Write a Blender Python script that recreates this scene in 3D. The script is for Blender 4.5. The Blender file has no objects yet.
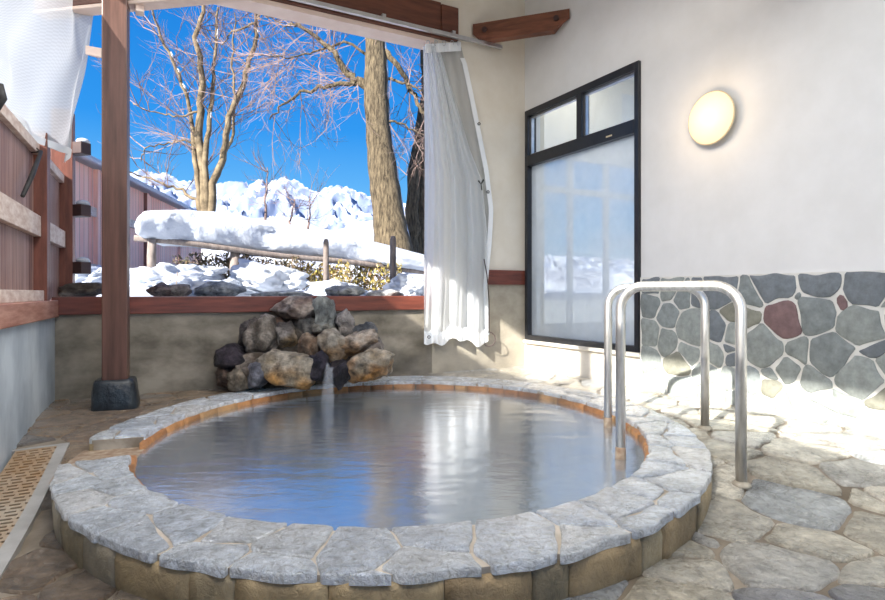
import bpy, bmesh, math, random
from mathutils import Vector, noise, Matrix
R = random.Random(7)
C = bpy.context.scene.collection
F, CX, HY, H = 590.0, 442.5, 293.0, 0.9
def P(x, y, Y):                       # a pixel of the photograph at depth Y, used to measure positions
    return Vector(((x-CX)/F*Y, Y, H-(y-HY)/F*Y))
# ------------------------------------------------------------------ room plan
CL = Vector((-3.26, 4.963)); CR = Vector((1.017, 7.27))
BD = (CR-CL).normalized()             # along the back wall, left to right
BN = Vector((BD.y, -BD.x))            # into the room
RD = Vector((0.4745, -0.8802)).normalized()   # along right wall towards camera
RN = Vector((RD.y, -RD.x))            # into the room (to the left)
LD = Vector((0.47, -1.0)).normalized()
LN = Vector((-LD.y, LD.x))
def rw(s, z, off=0.0):                # right wall coordinates
    p = CR+RD*s+RN*off; return Vector((p.x, p.y, z))
def lw(s, z, off=0.0):
    p = CL+LD*s+LN*off; return Vector((p.x, p.y, z))
def bw(u, z, off=0.0):
    p = CL+BD*u+BN*off; return Vector((p.x, p.y, z))
BL = (CR-CL).length
def bu(px):                           # back wall coordinate seen at pixel column px
    m = (px-CX)/F; Y = 6.721/(1-.5394*m); return (Vector((m*Y, Y))-CL).dot(BD)
def rs(px):
    m = (px-CX)/F; return (7.27*m-1.017)/(RD.x-m*RD.y)
def ls(px):
    m = (px-CX)/F; return (m*4.963+3.26)/(LD.x-m*LD.y)
def pz(px, py, Y): return H-(py-HY)/F*Y
# ------------------------------------------------------------------ materials
def mat(name):
    m = bpy.data.materials.new(name); m.use_nodes = True
    nt = m.node_tree; b = nt.nodes['Principled BSDF']
    return m, nt, b
def N(nt, t, **k):
    n = nt.nodes.new(t)
    for a, v in k.items():
        if a in n.inputs.keys() if hasattr(n.inputs, 'keys') else False: n.inputs[a].default_value = v
        else: setattr(n, a, v)
    return n
def coords(nt, scale=(1,1,1), rot=(0,0,0), kind='Object'):
    tc = nt.nodes.new('ShaderNodeTexCoord'); mp = nt.nodes.new('ShaderNodeMapping')
    mp.inputs['Scale'].default_value = scale; mp.inputs['Rotation'].default_value = rot
    nt.links.new(tc.outputs[kind], mp.inputs['Vector']); return mp.outputs['Vector']
def noi(nt, vec, scale, detail=5, rough=.6, dist=0):
    n = nt.nodes.new('ShaderNodeTexNoise'); n.inputs['Scale'].default_value = scale
    n.inputs['Detail'].default_value = detail; n.inputs['Roughness'].default_value = rough
    n.inputs['Distortion'].default_value = dist
    nt.links.new(vec, n.inputs['Vector']); return n.outputs['Fac']
def ramp(nt, fac, stops):
    r = nt.nodes.new('ShaderNodeValToRGB'); e = r.color_ramp.elements
    while len(e) < len(stops): e.new(.5)
    for i, (p, c) in enumerate(stops):
        e[i].position = p; e[i].color = (*c, 1) if len(c) == 3 else c
    nt.links.new(fac, r.inputs['Fac']); return r.outputs['Color']
def bump(nt, b, h, strength, dist=.01):
    n = nt.nodes.new('ShaderNodeBump'); n.inputs['Strength'].default_value = strength
    n.inputs['Distance'].default_value = dist
    nt.links.new(h, n.inputs['Height']); nt.links.new(n.outputs['Normal'], b.inputs['Normal']); return n
def simple(name, c1, c2, scale=(1,1,1), ns=5, rough=.6, bs=.3, bd=.01, det=6, lo=.35, hi=.65, metal=0, spec=.5, rot=(0,0,0)):
    m, nt, b = mat(name); v = coords(nt, scale, rot); f = noi(nt, v, ns, det)
    nt.links.new(ramp(nt, f, [(lo, c1), (hi, c2)]), b.inputs['Base Color'])
    b.inputs['Roughness'].default_value = rough; b.inputs['Metallic'].default_value = metal
    b.inputs['Specular IOR Level'].default_value = spec
    if bs: bump(nt, b, noi(nt, v, ns*3, det), bs, bd)
    return m
def vcol(name, rough=.35, bs=.6, bd=.01, ns=9, var=.35, spec=.5, rough2=None, coat=0):
    m, nt, b = mat(name); v = coords(nt)
    a = nt.nodes.new('ShaderNodeAttribute'); a.attribute_name = 'Col'
    f = noi(nt, v, ns, 8, .65); g = ramp(nt, f, [(.3, (1-var,)*3), (.7, (1+var*.6,)*3)])
    mx = nt.nodes.new('ShaderNodeMix'); mx.data_type = 'RGBA'; mx.blend_type = 'MULTIPLY'
    mx.inputs['Factor'].default_value = 1
    nt.links.new(a.outputs['Color'], mx.inputs['A']); nt.links.new(g, mx.inputs['B'])
    nt.links.new(mx.outputs['Result'], b.inputs['Base Color'])
    b.inputs['Roughness'].default_value = rough; b.inputs['Specular IOR Level'].default_value = spec
    if rough2 is not None:
        rr = nt.nodes.new('ShaderNodeMapRange'); rr.inputs['From Min'].default_value=.35; rr.inputs['From Max'].default_value=.65
        rr.inputs['To Min'].default_value = rough; rr.inputs['To Max'].default_value = rough2
        nt.links.new(noi(nt, v, 2.2, 3), rr.inputs['Value']); nt.links.new(rr.outputs['Result'], b.inputs['Roughness'])
    hi_=noi(nt, v, ns*3.2, 8, .72, .8); lo_=noi(nt, v, ns*.9, 5, .6, .3)
    ad_=nt.nodes.new('ShaderNodeMath'); ad_.operation='MULTIPLY_ADD'; ad_.inputs[1].default_value=1.6; nt.links.new(lo_,ad_.inputs[0]); nt.links.new(hi_,ad_.inputs[2])
    bn_=bump(nt, b, ad_.outputs[0], bs, bd)
    if coat:
        sp2=nt.nodes.new('ShaderNodeMix'); sp2.data_type='RGBA'; sp2.blend_type='MULTIPLY'; sp2.inputs['Factor'].default_value=1
        nt.links.new(mx.outputs['Result'],sp2.inputs['A']); nt.links.new(ramp(nt,hi_,[(.36,(.84,.83,.81)),(.54,(1.35,1.36,1.38))]),sp2.inputs['B']); nt.links.new(sp2.outputs['Result'],b.inputs['Base Color'])  # dirt-dark hollows and lightened crests; wet glitter painted into the colour
    if coat: b.inputs['Coat IOR'].default_value=1.9; b.inputs['Coat Weight'].default_value=coat; b.inputs['Coat Roughness'].default_value=.2; nt.links.new(bn_.outputs[0], b.inputs['Coat Normal'])
    return m
M = {}
M['plaster'] = simple('cream plaster', (.72,.66,.56), (.78,.73,.64), ns=3, rough=.85, bs=.15, bd=.002, spec=.2)
M['plasterR'] = simple('white plaster', (.77,.77,.755), (.82,.82,.81), ns=3, rough=.85, bs=.1, bd=.002, spec=.2)
M['white_paint'] = simple('white paint', (.82,.82,.82), (.88,.88,.88), ns=3, rough=.6, bs=0)
M['concrete'] = simple('concrete', (.11,.095,.07), (.32,.285,.23), scale=(1,1,1.6), ns=2.2, rough=.65, bs=.3, bd=.006, det=9)
M['concreteL'] = simple('pale concrete', (.26,.31,.36), (.56,.62,.66), scale=(1,1,.6), ns=2.0, rough=.5, bs=.35, bd=.006, det=9)
M['base_white'] = simple('limewashed base', (.62,.57,.49), (.78,.74,.67), ns=4, rough=.5, bs=.3)
M['sill'] = simple('red brown sill wood', (.09,.024,.016), (.19,.05,.03), scale=(1,1,9), ns=2.5, rough=.4, bs=.15, bd=.003)
M['beam'] = simple('dark brown beam wood', (.085,.026,.014), (.17,.055,.03), scale=(1,1,8), ns=2.5, rough=.5, bs=.2, bd=.003)
M['post'] = simple('red brown post wood', (.06,.027,.019), (.13,.062,.045), scale=(7,7,.5), ns=2.5, rough=.42, bs=.25, bd=.003)
M['soffit'] = simple('pinkish wood with painted bounce light', (.78,.60,.50), (.88,.72,.62), scale=(1,1,6), ns=3, rough=.6, bs=.1)  # light from below painted in as a pale pink tone
M['mortar'] = simple('mortar', (.12,.095,.065), (.25,.21,.16), ns=4, rough=.5, bs=.4)
M['wallmortar'] = simple('pale mortar', (.66,.65,.60), (.8,.79,.74), ns=6, rough=.7, bs=.3)
M['floorstone'] = vcol('wet flagstone', rough=.16, rough2=.42, bs=1.0, bd=.05, ns=7, var=.5, coat=.9)
M['copstone'] = vcol('wet coping stone', rough=.14, rough2=.34, bs=1.0, bd=.07, ns=9, var=.3, coat=1)
M['wallstone'] = vcol('grey wall stone', rough=.65, bs=.6, bd=.006, ns=16, var=.3)
M['rock'] = vcol('mottled rock', rough=.38, bs=1.0, bd=.045, ns=13, var=.85)
M['side'] = vcol('mineral stained block', rough=.35, rough2=.6, bs=.8, bd=.02, ns=6, var=.5)
M['steel'] = simple('brushed steel', (.56,.55,.52), (.80,.79,.77), scale=(6,6,1), ns=8, rough=.42, bs=.25, bd=.002, metal=1)
M['rail_metal'] = simple('aluminium rail', (.5,.5,.52), (.62,.62,.64), ns=8, rough=.35, bs=0, metal=1)
M['scale'] = simple('orange mineral scale', (.20,.12,.07), (.42,.34,.25), ns=20, rough=.7, bs=.6)
M['collar'] = simple('crusted grout', (.20,.17,.13), (.42,.38,.30), ns=14, rough=.6, bs=.6)
M['black_frame'] = simple('black aluminium', (.012,.013,.018), (.02,.022,.028), ns=4, rough=.35, bs=0)
M['black'] = simple('black rubber', (.012,.012,.014), (.03,.03,.03), ns=9, rough=.6, bs=.2)
M['blackstone'] = simple('wet black stone', (.005,.007,.010), (.03,.04,.05), ns=9, rough=.28, bs=.7, bd=.012)
M['bark'] = simple('furrowed bark', (.05,.036,.02), (.24,.185,.11), scale=(6,6,1.2), ns=4.5, rough=.9, bs=1, bd=.05)
M['bark2'] = simple('pale branch bark', (.09,.065,.035), (.26,.20,.12), ns=5, rough=.85, bs=.3)
M['twig'] = simple('pinkish twig bark', (.16,.10,.08), (.32,.23,.20), ns=4, rough=.8, bs=0)
M['grey_wood'] = simple('weathered grey wood', (.14,.11,.095), (.28,.235,.21), scale=(4,4,1), ns=5, rough=.85, bs=.4)
M['dark_wood'] = simple('dark stained wood', (.04,.02,.02), (.07,.035,.03), ns=5, rough=.6, bs=.1)
M['drain'] = simple('rust stained grate', (.30,.17,.07), (.40,.34,.26), ns=1.6, rough=.35, bs=.3, bd=.004)
M['slab'] = simple('worn grate edging', (.24,.23,.21), (.40,.39,.37), ns=4, rough=.4, bs=.3)
def boards(name, c1, c2, width, rough=.6):      # vertical boards along local X
    m, nt, b = mat(name)
    v = coords(nt, (1/width, 1/width, .6), kind='Object')
    sp = nt.nodes.new('ShaderNodeSeparateXYZ'); nt.links.new(v, sp.inputs[0])
    fl = nt.nodes.new('ShaderNodeMath'); fl.operation='FLOOR'; nt.links.new(sp.outputs['X'], fl.inputs[0])
    wn = nt.nodes.new('ShaderNodeTexWhiteNoise'); wn.noise_dimensions='1D'; nt.links.new(fl.outputs[0], wn.inputs['W'])
    fr = nt.nodes.new('ShaderNodeMath'); fr.operation='FRACT'; nt.links.new(sp.outputs['X'], fr.inputs[0])
    pp = nt.nodes.new('ShaderNodeMath'); pp.operation='PINGPONG'; pp.inputs[1].default_value=.5; nt.links.new(fr.outputs[0], pp.inputs[0])
    gap = nt.nodes.new('ShaderNodeMath'); gap.operation='GREATER_THAN'; gap.inputs[1].default_value=.035; nt.links.new(pp.outputs[0], gap.inputs[0])
    v2 = coords(nt, (14, 14, 1.2)); g = noi(nt, v2, 2, 6)
    ad = nt.nodes.new('ShaderNodeMath'); ad.operation='MULTIPLY_ADD'; ad.inputs[1].default_value=.45
    nt.links.new(wn.outputs['Value'], ad.inputs[0]); nt.links.new(g, ad.inputs[2])
    col = ramp(nt, ad.outputs[0], [(.4, c1), (.95, c2)])
    mx = nt.nodes.new('ShaderNodeMix'); mx.data_type='RGBA'; nt.links.new(gap.outputs[0], mx.inputs['Factor'])
    mx.inputs['A'].default_value = (c1[0]*.3, c1[1]*.3, c1[2]*.3, 1); nt.links.new(col, mx.inputs['B'])
    nt.links.new(mx.outputs['Result'], b.inputs['Base Color']); b.inputs['Roughness'].default_value = rough
    bump(nt, b, pp.outputs[0], .3, .01)
    return m
M['fence'] = boards('weathered red fence boards', (.17,.08,.065), (.36,.225,.19), .105)
M['cladding'] = boards('pink red cladding boards', (.90,.40,.29), (.97,.58,.46), .16)
M['fence_cap'] = simple('pale worn wood', (.50,.36,.29), (.72,.62,.55), scale=(3,3,8), ns=3, rough=.6, bs=.2)
M['fence_post'] = simple('red brown fence post', (.11,.035,.022), (.21,.07,.045), scale=(7,7,1), ns=3, rough=.5, bs=.2)
# snow
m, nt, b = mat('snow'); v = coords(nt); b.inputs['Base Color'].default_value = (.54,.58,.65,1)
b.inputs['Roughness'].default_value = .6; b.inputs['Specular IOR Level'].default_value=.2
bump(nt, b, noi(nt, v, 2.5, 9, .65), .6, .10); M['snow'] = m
# mountain snow, with blue ravine shade and dark rock painted in by slope
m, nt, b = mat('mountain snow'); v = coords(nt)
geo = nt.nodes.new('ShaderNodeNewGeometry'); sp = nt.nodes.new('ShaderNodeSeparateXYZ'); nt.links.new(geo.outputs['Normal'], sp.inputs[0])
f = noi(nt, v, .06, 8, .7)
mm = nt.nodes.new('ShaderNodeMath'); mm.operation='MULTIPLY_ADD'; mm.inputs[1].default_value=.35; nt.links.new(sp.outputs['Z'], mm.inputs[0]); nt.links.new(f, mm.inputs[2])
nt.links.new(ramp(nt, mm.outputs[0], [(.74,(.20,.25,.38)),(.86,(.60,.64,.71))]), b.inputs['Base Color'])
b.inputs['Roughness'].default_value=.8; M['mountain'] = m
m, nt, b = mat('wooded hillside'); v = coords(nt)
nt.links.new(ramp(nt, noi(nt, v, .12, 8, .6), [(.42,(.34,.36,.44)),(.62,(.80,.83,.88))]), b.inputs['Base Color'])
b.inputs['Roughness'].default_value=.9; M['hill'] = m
# curtain
def curtain_mat(name, transp, col, weave=220, tf=1.0, ts=.6):
    m = bpy.data.materials.new(name); m.use_nodes=True; nt=m.node_tree; nt.nodes.clear()
    o = nt.nodes.new('ShaderNodeOutputMaterial')
    uv = nt.nodes.new('ShaderNodeTexCoord')
    w = nt.nodes.new('ShaderNodeTexChecker'); w.inputs['Scale'].default_value=weave; nt.links.new(uv.outputs['UV'], w.inputs['Vector'])
    rp = nt.nodes.new('ShaderNodeMapRange'); nt.links.new(w.outputs['Fac'], rp.inputs['Value'])
    rp.inputs['To Min'].default_value=transp*.5; rp.inputs['To Max'].default_value=min(1,transp*1.5)
    d = nt.nodes.new('ShaderNodeBsdfPrincipled'); d.inputs['Base Color'].default_value=(*col,1); d.inputs['Roughness'].default_value=.35
    t = nt.nodes.new('ShaderNodeBsdfTranslucent'); t.inputs['Color'].default_value=(*[k_*tf for k_ in col],1)
    a = nt.nodes.new('ShaderNodeMixShader'); a.inputs[0].default_value=ts
    nt.links.new(d.outputs[0], a.inputs[1]); nt.links.new(t.outputs[0], a.inputs[2])
    tr = nt.nodes.new('ShaderNodeBsdfTransparent'); x = nt.nodes.new('ShaderNodeMixShader')
    nt.links.new(rp.outputs[0], x.inputs[0]); nt.links.new(a.outputs[0], x.inputs[1]); nt.links.new(tr.outputs[0], x.inputs[2])
    nt.links.new(x.outputs[0], o.inputs[0]); return m
M['curtain'] = curtain_mat('white mesh vinyl', .10, (.86,.89,.92), 110)
M['curtain_left'] = curtain_mat('white mesh vinyl in sun', .10, (.80,.83,.87), 110, .36, .5)
M['sheer'] = curtain_mat('clear grey mesh vinyl', .30, (.62,.64,.66), 90)
M['hem'] = simple('white hem tape', (.80,.83,.86), (.86,.88,.9), ns=6, rough=.5, bs=.2)
# glass
def facing(nt, power, mul, add, nrm=None):
    lw_=nt.nodes.new('ShaderNodeLayerWeight'); lw_.inputs['Blend'].default_value=.5
    if nrm: nt.links.new(nrm, lw_.inputs['Normal'])
    p=nt.nodes.new('ShaderNodeMath'); p.operation='POWER'; p.inputs[1].default_value=power; nt.links.new(lw_.outputs['Facing'],p.inputs[0])
    q=nt.nodes.new('ShaderNodeMath'); q.operation='MULTIPLY_ADD'; q.inputs[1].default_value=mul; q.inputs[2].default_value=add; q.use_clamp=True
    nt.links.new(p.outputs[0],q.inputs[0]); return q
m = bpy.data.materials.new('misted glass'); m.use_nodes=True; nt=m.node_tree; nt.nodes.clear()
o = nt.nodes.new('ShaderNodeOutputMaterial'); tr=nt.nodes.new('ShaderNodeBsdfTransparent'); tr.inputs[0].default_value=(.93,.96,.98,1)
g = nt.nodes.new('ShaderNodeBsdfGlossy'); g.inputs['Roughness'].default_value=.03
fz = facing(nt, 4, .75, .04)
x1=nt.nodes.new('ShaderNodeMixShader'); nt.links.new(fz.outputs[0],x1.inputs[0]); nt.links.new(tr.outputs[0],x1.inputs[1]); nt.links.new(g.outputs[0],x1.inputs[2])
di=nt.nodes.new('ShaderNodeBsdfTranslucent'); di.inputs[0].default_value=(.9,.94,.97,1)
df=nt.nodes.new('ShaderNodeBsdfDiffuse'); df.inputs[0].default_value=(.85,.9,.94,1)
xm=nt.nodes.new('ShaderNodeMixShader'); xm.inputs[0].default_value=.5; nt.links.new(di.outputs[0],xm.inputs[1]); nt.links.new(df.outputs[0],xm.inputs[2])
v=coords(nt); mr=nt.nodes.new('ShaderNodeMapRange'); nt.links.new(noi(nt,v,1.2,4),mr.inputs['Value'])
mr.inputs['From Min'].default_value=.3; mr.inputs['From Max'].default_value=.7; mr.inputs['To Min'].default_value=.35; mr.inputs['To Max'].default_value=.6
x2=nt.nodes.new('ShaderNodeMixShader'); nt.links.new(mr.outputs[0],x2.inputs[0]); nt.links.new(x1.outputs[0],x2.inputs[1]); nt.links.new(xm.outputs[0],x2.inputs[2])
nt.links.new(x2.outputs[0],o.inputs[0]); M['glass']=m
m = bpy.data.materials.new('clear glass'); m.use_nodes=True; nt=m.node_tree; nt.nodes.clear()
o = nt.nodes.new('ShaderNodeOutputMaterial'); tr=nt.nodes.new('ShaderNodeBsdfTransparent'); tr.inputs[0].default_value=(.93,.96,.98,1)
g = nt.nodes.new('ShaderNodeBsdfGlossy'); g.inputs['Roughness'].default_value=.02
fz = facing(nt, 4, .75, .04)
x1=nt.nodes.new('ShaderNodeMixShader'); nt.links.new(fz.outputs[0],x1.inputs[0]); nt.links.new(tr.outputs[0],x1.inputs[1]); nt.links.new(g.outputs[0],x1.inputs[2]); nt.links.new(x1.outputs[0],o.inputs[0]); M['clear']=m
# water
m = bpy.data.materials.new('cloudy spring water'); m.use_nodes=True; nt=m.node_tree; nt.nodes.clear()
o = nt.nodes.new('ShaderNodeOutputMaterial')
v = coords(nt, (1.0, 2.6, 1)); bn=nt.nodes.new('ShaderNodeBump'); bn.inputs['Strength'].default_value=.22; bn.inputs['Distance'].default_value=.028
nt.links.new(noi(nt, v, 3.0, 4, .55, .3), bn.inputs['Height'])
g = nt.nodes.new('ShaderNodeBsdfGlossy'); g.inputs['Roughness'].default_value=.17; g.inputs['Color'].default_value=(.95,.97,1,1)
tr=nt.nodes.new('ShaderNodeBsdfTransparent'); tr.inputs[0].default_value=(.55,.66,.66,1)
df=nt.nodes.new('ShaderNodeBsdfDiffuse'); df.inputs[0].default_value=(.31,.37,.43,1)
x1=nt.nodes.new('ShaderNodeMixShader'); x1.inputs[0].default_value=.55; nt.links.new(tr.outputs[0],x1.inputs[1]); nt.links.new(df.outputs[0],x1.inputs[2])
fz = facing(nt, 1.3, 1.0, .03)
nt.links.new(bn.outputs[0], g.inputs['Normal'])
x2=nt.nodes.new('ShaderNodeMixShader'); nt.links.new(fz.outputs[0],x2.inputs[0]); nt.links.new(x1.outputs[0],x2.inputs[1]); nt.links.new(g.outputs[0],x2.inputs[2])
nt.links.new(x2.outputs[0],o.inputs[0]); M['water']=m
m = bpy.data.materials.new('falling water'); m.use_nodes=True; nt=m.node_tree; nt.nodes.clear()
o = nt.nodes.new('ShaderNodeOutputMaterial'); tr=nt.nodes.new('ShaderNodeBsdfTransparent')
df=nt.nodes.new('ShaderNodeBsdfPrincipled'); df.inputs['Base Color'].default_value=(.75,.8,.88,1); df.inputs['Roughness'].default_value=.2
x=nt.nodes.new('ShaderNodeMixShader'); x.inputs[0].default_value=.12; nt.links.new(tr.outputs[0],x.inputs[1]); nt.links.new(df.outputs[0],x.inputs[2]); nt.links.new(x.outputs[0],o.inputs[0]); M['fall']=m
# lamp glass
m, nt, b = mat('glowing opal glass'); b.inputs['Base Color'].default_value=(.55,.42,.25,1)
b.inputs['Emission Color'].default_value=(1,.82,.52,1); b.inputs['Emission Strength'].default_value=.85
M['opal']=m
m, nt, b = mat('lamp bulb'); b.inputs['Emission Color'].default_value=(1,.85,.6,1); b.inputs['Emission Strength'].default_value=30; M['bulb']=m
M['brass'] = simple('cream enamel', (.75,.60,.36),(.80,.66,.42), ns=4, rough=.4, bs=0)
def leafm(name, cs):
    m, nt, b = mat(name); gi=nt.nodes.new('ShaderNodeNewGeometry')
    nt.links.new(ramp(nt, gi.outputs['Random Per Island'], cs), b.inputs['Base Color']); b.inputs['Roughness'].default_value=.7; return m
M['leaf_dark']=leafm('dark russet foliage', [(0,(.05,.055,.025)),(.5,(.16,.10,.06)),(1,(.26,.22,.12))])
M['leaf_yel']=leafm('yellow green foliage', [(0,(.10,.08,.04)),(.3,(.42,.35,.07)),(.5,(.22,.13,.07)),(.75,(.50,.40,.10)),(1,(.42,.30,.20))])
# ------------------------------------------------------------------ mesh helpers
def obj(name, verts, faces, m, parent=None, smooth=False, cols=None, uvs=None):
    me = bpy.data.meshes.new(name); me.from_pydata([tuple(v) for v in verts], [], faces)
    o = bpy.data.objects.new(name, me); C.objects.link(o)
    if m: me.materials.append(m)
    if smooth: me.polygons.foreach_set('use_smooth', [True]*len(me.polygons))
    if cols:
        ca = me.color_attributes.new('Col', 'FLOAT_COLOR', 'POINT')
        for i, c in enumerate(cols): ca.data[i].color = (*c, 1)
    if uvs:
        ul = me.uv_layers.new(name='UVMap')
        for l in me.loops: ul.data[l.index].uv = uvs[l.vertex_index]
    me.update()
    if parent: o.parent = parent
    return o
def tag(o, label, cat, group=None, kind=None):
    o['label'] = label; o['category'] = cat
    if group: o['group'] = group
    if kind: o['kind'] = kind
    return o
def struct(o): o['kind'] = 'structure'; return o
def empty(name, loc=(0,0,0), rz=0):
    o = bpy.data.objects.new(name, None); C.objects.link(o); o.location = loc; o.rotation_euler = (0,0,rz)
    o.empty_display_size=.1; return o
class MB:
    def __init__(s): s.v=[]; s.f=[]; s.c=[]
    def add(s, vs, fs, col=None):
        n=len(s.v); s.v += [Vector(v) for v in vs]; s.f += [tuple(i+n for i in f) for f in fs]
        if col is not None: s.c += [col]*len(vs)
        return s
    def box(s, x0,x1,y0,y1,z0,z1, col=None):
        return s.hexa([(x0,y0,z0),(x1,y0,z0),(x1,y1,z0),(x0,y1,z0),(x0,y0,z1),(x1,y0,z1),(x1,y1,z1),(x0,y1,z1)], col)
    def hexa(s, p, col=None):
        return s.add(p, [(3,2,1,0),(4,5,6,7),(0,1,5,4),(1,2,6,5),(2,3,7,6),(3,0,4,7)], col)
    def tube(s, pts, rad, n=8, cap=True):
        pts=[Vector(p) for p in pts]
        if not isinstance(rad,(list,tuple)): rad=[rad]*len(pts)
        ref=None; vs=[]; fs=[]
        for i,p in enumerate(pts):
            d=(pts[min(i+1,len(pts)-1)]-pts[max(i-1,0)]).normalized()
            if ref is None: ref = d.orthogonal().normalized()
            ref=(ref-d*ref.dot(d)).normalized(); q=d.cross(ref)
            for k in range(n):
                a=2*math.pi*k/n; vs.append(p+(ref*math.cos(a)+q*math.sin(a))*rad[i])
        for i in range(len(pts)-1):
            for k in range(n):
                a=i*n+k; b=i*n+(k+1)%n; fs.append((a,b,b+n,a+n))
        if cap: fs.append(tuple(range(n-1,-1,-1))); fs.append(tuple((len(pts)-1)*n+k for k in range(n)))
        return s.add(vs,fs)
    def lathe(s, prof, n=32, mtx=None):
        vs=[]; fs=[]
        for r,z in prof:
            for k in range(n):
                a=2*math.pi*k/n; p=Vector((r*math.cos(a), r*math.sin(a), z)); vs.append(mtx@p if mtx else p)
        for i in range(len(prof)-1):
            for k in range(n):
                a=i*n+k; b=i*n+(k+1)%n; fs.append((a,b,b+n,a+n))
        fs.append(tuple(range(n-1,-1,-1))); fs.append(tuple((len(prof)-1)*n+k for k in range(n)))
        return s.add(vs,fs)
    def build(s, name, m, parent=None, smooth=False, bevel=0):
        o=obj(name, s.v, s.f, m, parent, smooth, s.c if s.c else None)
        if bevel:
            b=o.modifiers.new('bevel','BEVEL'); b.width=bevel; b.segments=2; b.limit_method='ANGLE'
        return o
def frame(origin, d):                 # empty whose X runs along d (plan direction)
    return (Vector(origin), math.atan2(d[1], d[0]))
def wallbox(mb, fn, a0, a1, z0, z1, o0, o1):   # box in wall coordinates
    mb.hexa([fn(a0,z0,o0),fn(a1,z0,o0),fn(a1,z0,o1),fn(a0,z0,o1),fn(a0,z1,o0),fn(a1,z1,o0),fn(a1,z1,o1),fn(a0,z1,o1)]); return mb
def fix(o):
    bm=bmesh.new(); bm.from_mesh(o.data); bmesh.ops.recalc_face_normals(bm, faces=bm.faces); bm.to_mesh(o.data); bm.free(); return o
def place(o, origin, rz):             # move the object's frame without moving its geometry
    mt = Matrix.Translation(origin) @ Matrix.Rotation(rz, 4, 'Z'); o.data.transform(mt.inverted()); o.matrix_world = mt
    o.location=origin; o.rotation_euler=(0,0,rz); return o
# ------------------------------------------------------------------ voronoi stones
def cell(i, S, W, poly):
    p=S[i]; order=sorted((j for j in range(len(S)) if j!=i), key=lambda j:(S[j][0]-p[0])**2+(S[j][1]-p[1])**2)[:28]
    for j in order:
        q=S[j]; dx=q[0]-p[0]; dy=q[1]-p[1]; d2=dx*dx+dy*dy; t=.5+(W[i]-W[j])/(2*d2)
        mx=p[0]+dx*t; my=p[1]+dy*t
        out=[]; n=len(poly)
        for k in range(n):
            a=poly[k]; b=poly[(k+1)%n]
            da=(a[0]-mx)*dx+(a[1]-my)*dy; db=(b[0]-mx)*dx+(b[1]-my)*dy
            if da<=0: out.append(a)
            if (da<0<db) or (db<0<da):
                u=da/(da-db); out.append((a[0]+(b[0]-a[0])*u, a[1]+(b[1]-a[1])*u))
        poly=out
        if len(poly)<3: return None
    return poly
def inset(poly, g):
    n=len(poly); A=sum(poly[k][0]*poly[(k+1)%n][1]-poly[(k+1)%n][0]*poly[k][1] for k in range(n))
    if A<0: poly=poly[::-1]
    P2=poly
    for k in range(n):
        a=poly[k]; b=poly[(k+1)%n]; L=math.hypot(b[0]-a[0], b[1]-a[1])
        if L<1e-5: continue
        nx=-(b[1]-a[1])/L; ny=(b[0]-a[0])/L; out=[]; mlen=len(P2)
        for q in range(mlen):
            c=P2[q]; d=P2[(q+1)%mlen]
            dc=(c[0]-a[0])*nx+(c[1]-a[1])*ny-g; dd=(d[0]-a[0])*nx+(d[1]-a[1])*ny-g
            if dc>=0: out.append(c)
            if (dc<0<dd) or (dd<0<dc):
                u=dc/(dc-dd); out.append((c[0]+(d[0]-c[0])*u, c[1]+(d[1]-c[1])*u))
        P2=out
        if len(P2)<3: return None
    return P2
def subdiv(poly, step):
    out=[]
    for k in range(len(poly)):
        a=poly[k]; b=poly[(k+1)%len(poly)]; L=math.hypot(b[0]-a[0], b[1]-a[1]); n=max(1,int(L/step))
        for i in range(n): out.append((a[0]+(b[0]-a[0])*i/n, a[1]+(b[1]-a[1])*i/n))
    return out
def chaikin(poly, w=.25):
    out=[]
    for k in range(len(poly)):
        a=poly[k]; b=poly[(k+1)%len(poly)]
        out += [(a[0]*(1-w)+b[0]*w, a[1]*(1-w)+b[1]*w), (a[0]*w+b[0]*(1-w), a[1]*w+b[1]*(1-w))]
    return out
def stone(mb, poly, fn, gap, step, depth, bev, col, wob=.012, seed=0):
    """fn(u,v,h) -> world; polygon becomes a raised stone with a rounded rim"""
    p=inset(poly, gap)
    if not p: return
    p=subdiv(p, step); p=chaikin(p)
    p=[(a+wob*noise.noise((a*7,b*7,seed)), b+wob*noise.noise((a*7,b*7,seed+9))) for a,b in p]
    cx=sum(a for a,b in p)/len(p); cy=sum(b for a,b in p)/len(p)
    rings=[]; tilt=(R.uniform(-1,1)*.01, R.uniform(-1,1)*.01)
    def sc(k,h):
        out=[]
        for a,b in p:
            L=math.hypot(a-cx,b-cy)+1e-6; f=max(.02,(L-k)/L) if k<.5 else (1-k)
            x=cx+(a-cx)*f; y=cy+(b-cy)*f
            out.append(fn(x,y,h+(x-cx)*tilt[0]+(y-cy)*tilt[1]+ (0.004*noise.noise((x*5,y*5,seed)) if h>=0 else 0)))
        return out
    n=len(p); R0=sc(0,-depth); R1=sc(0,-bev); R2=sc(bev*.8,0); R3=sc(.55,.002)
    vs=R0+R1+R2+R3+[fn(cx,cy,.003)]; fs=[]
    for r in range(3):
        for k in range(n): a=r*n+k; b=r*n+(k+1)%n; fs.append((a,b,b+n,a+n))
    for k in range(n): fs.append((3*n+k, 3*n+(k+1)%n, 4*n))
    mb.add(vs, fs, col)
def smooth01(x, a, b):
    t=max(0,min(1,(x-a)/(b-a))); return t*t*(3-2*t)
# ------------------------------------------------------------------ pool geometry
PX, PY, PA, PB = -.292, 4.07, 1.587, 1.836
def ell(th, w=0.0):                   # w in 0..1 across the coping
    a=PA+.315*w; b=PB+.395*w; return Vector((PX+a*math.cos(th), PY+b*math.sin(th)))
def zf(x, y):
    r=smooth01(x, -.6, .8); e=3.5*r+4.5*(1-r); return -.145*(1-smooth01(y, 2.5, e))
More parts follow.
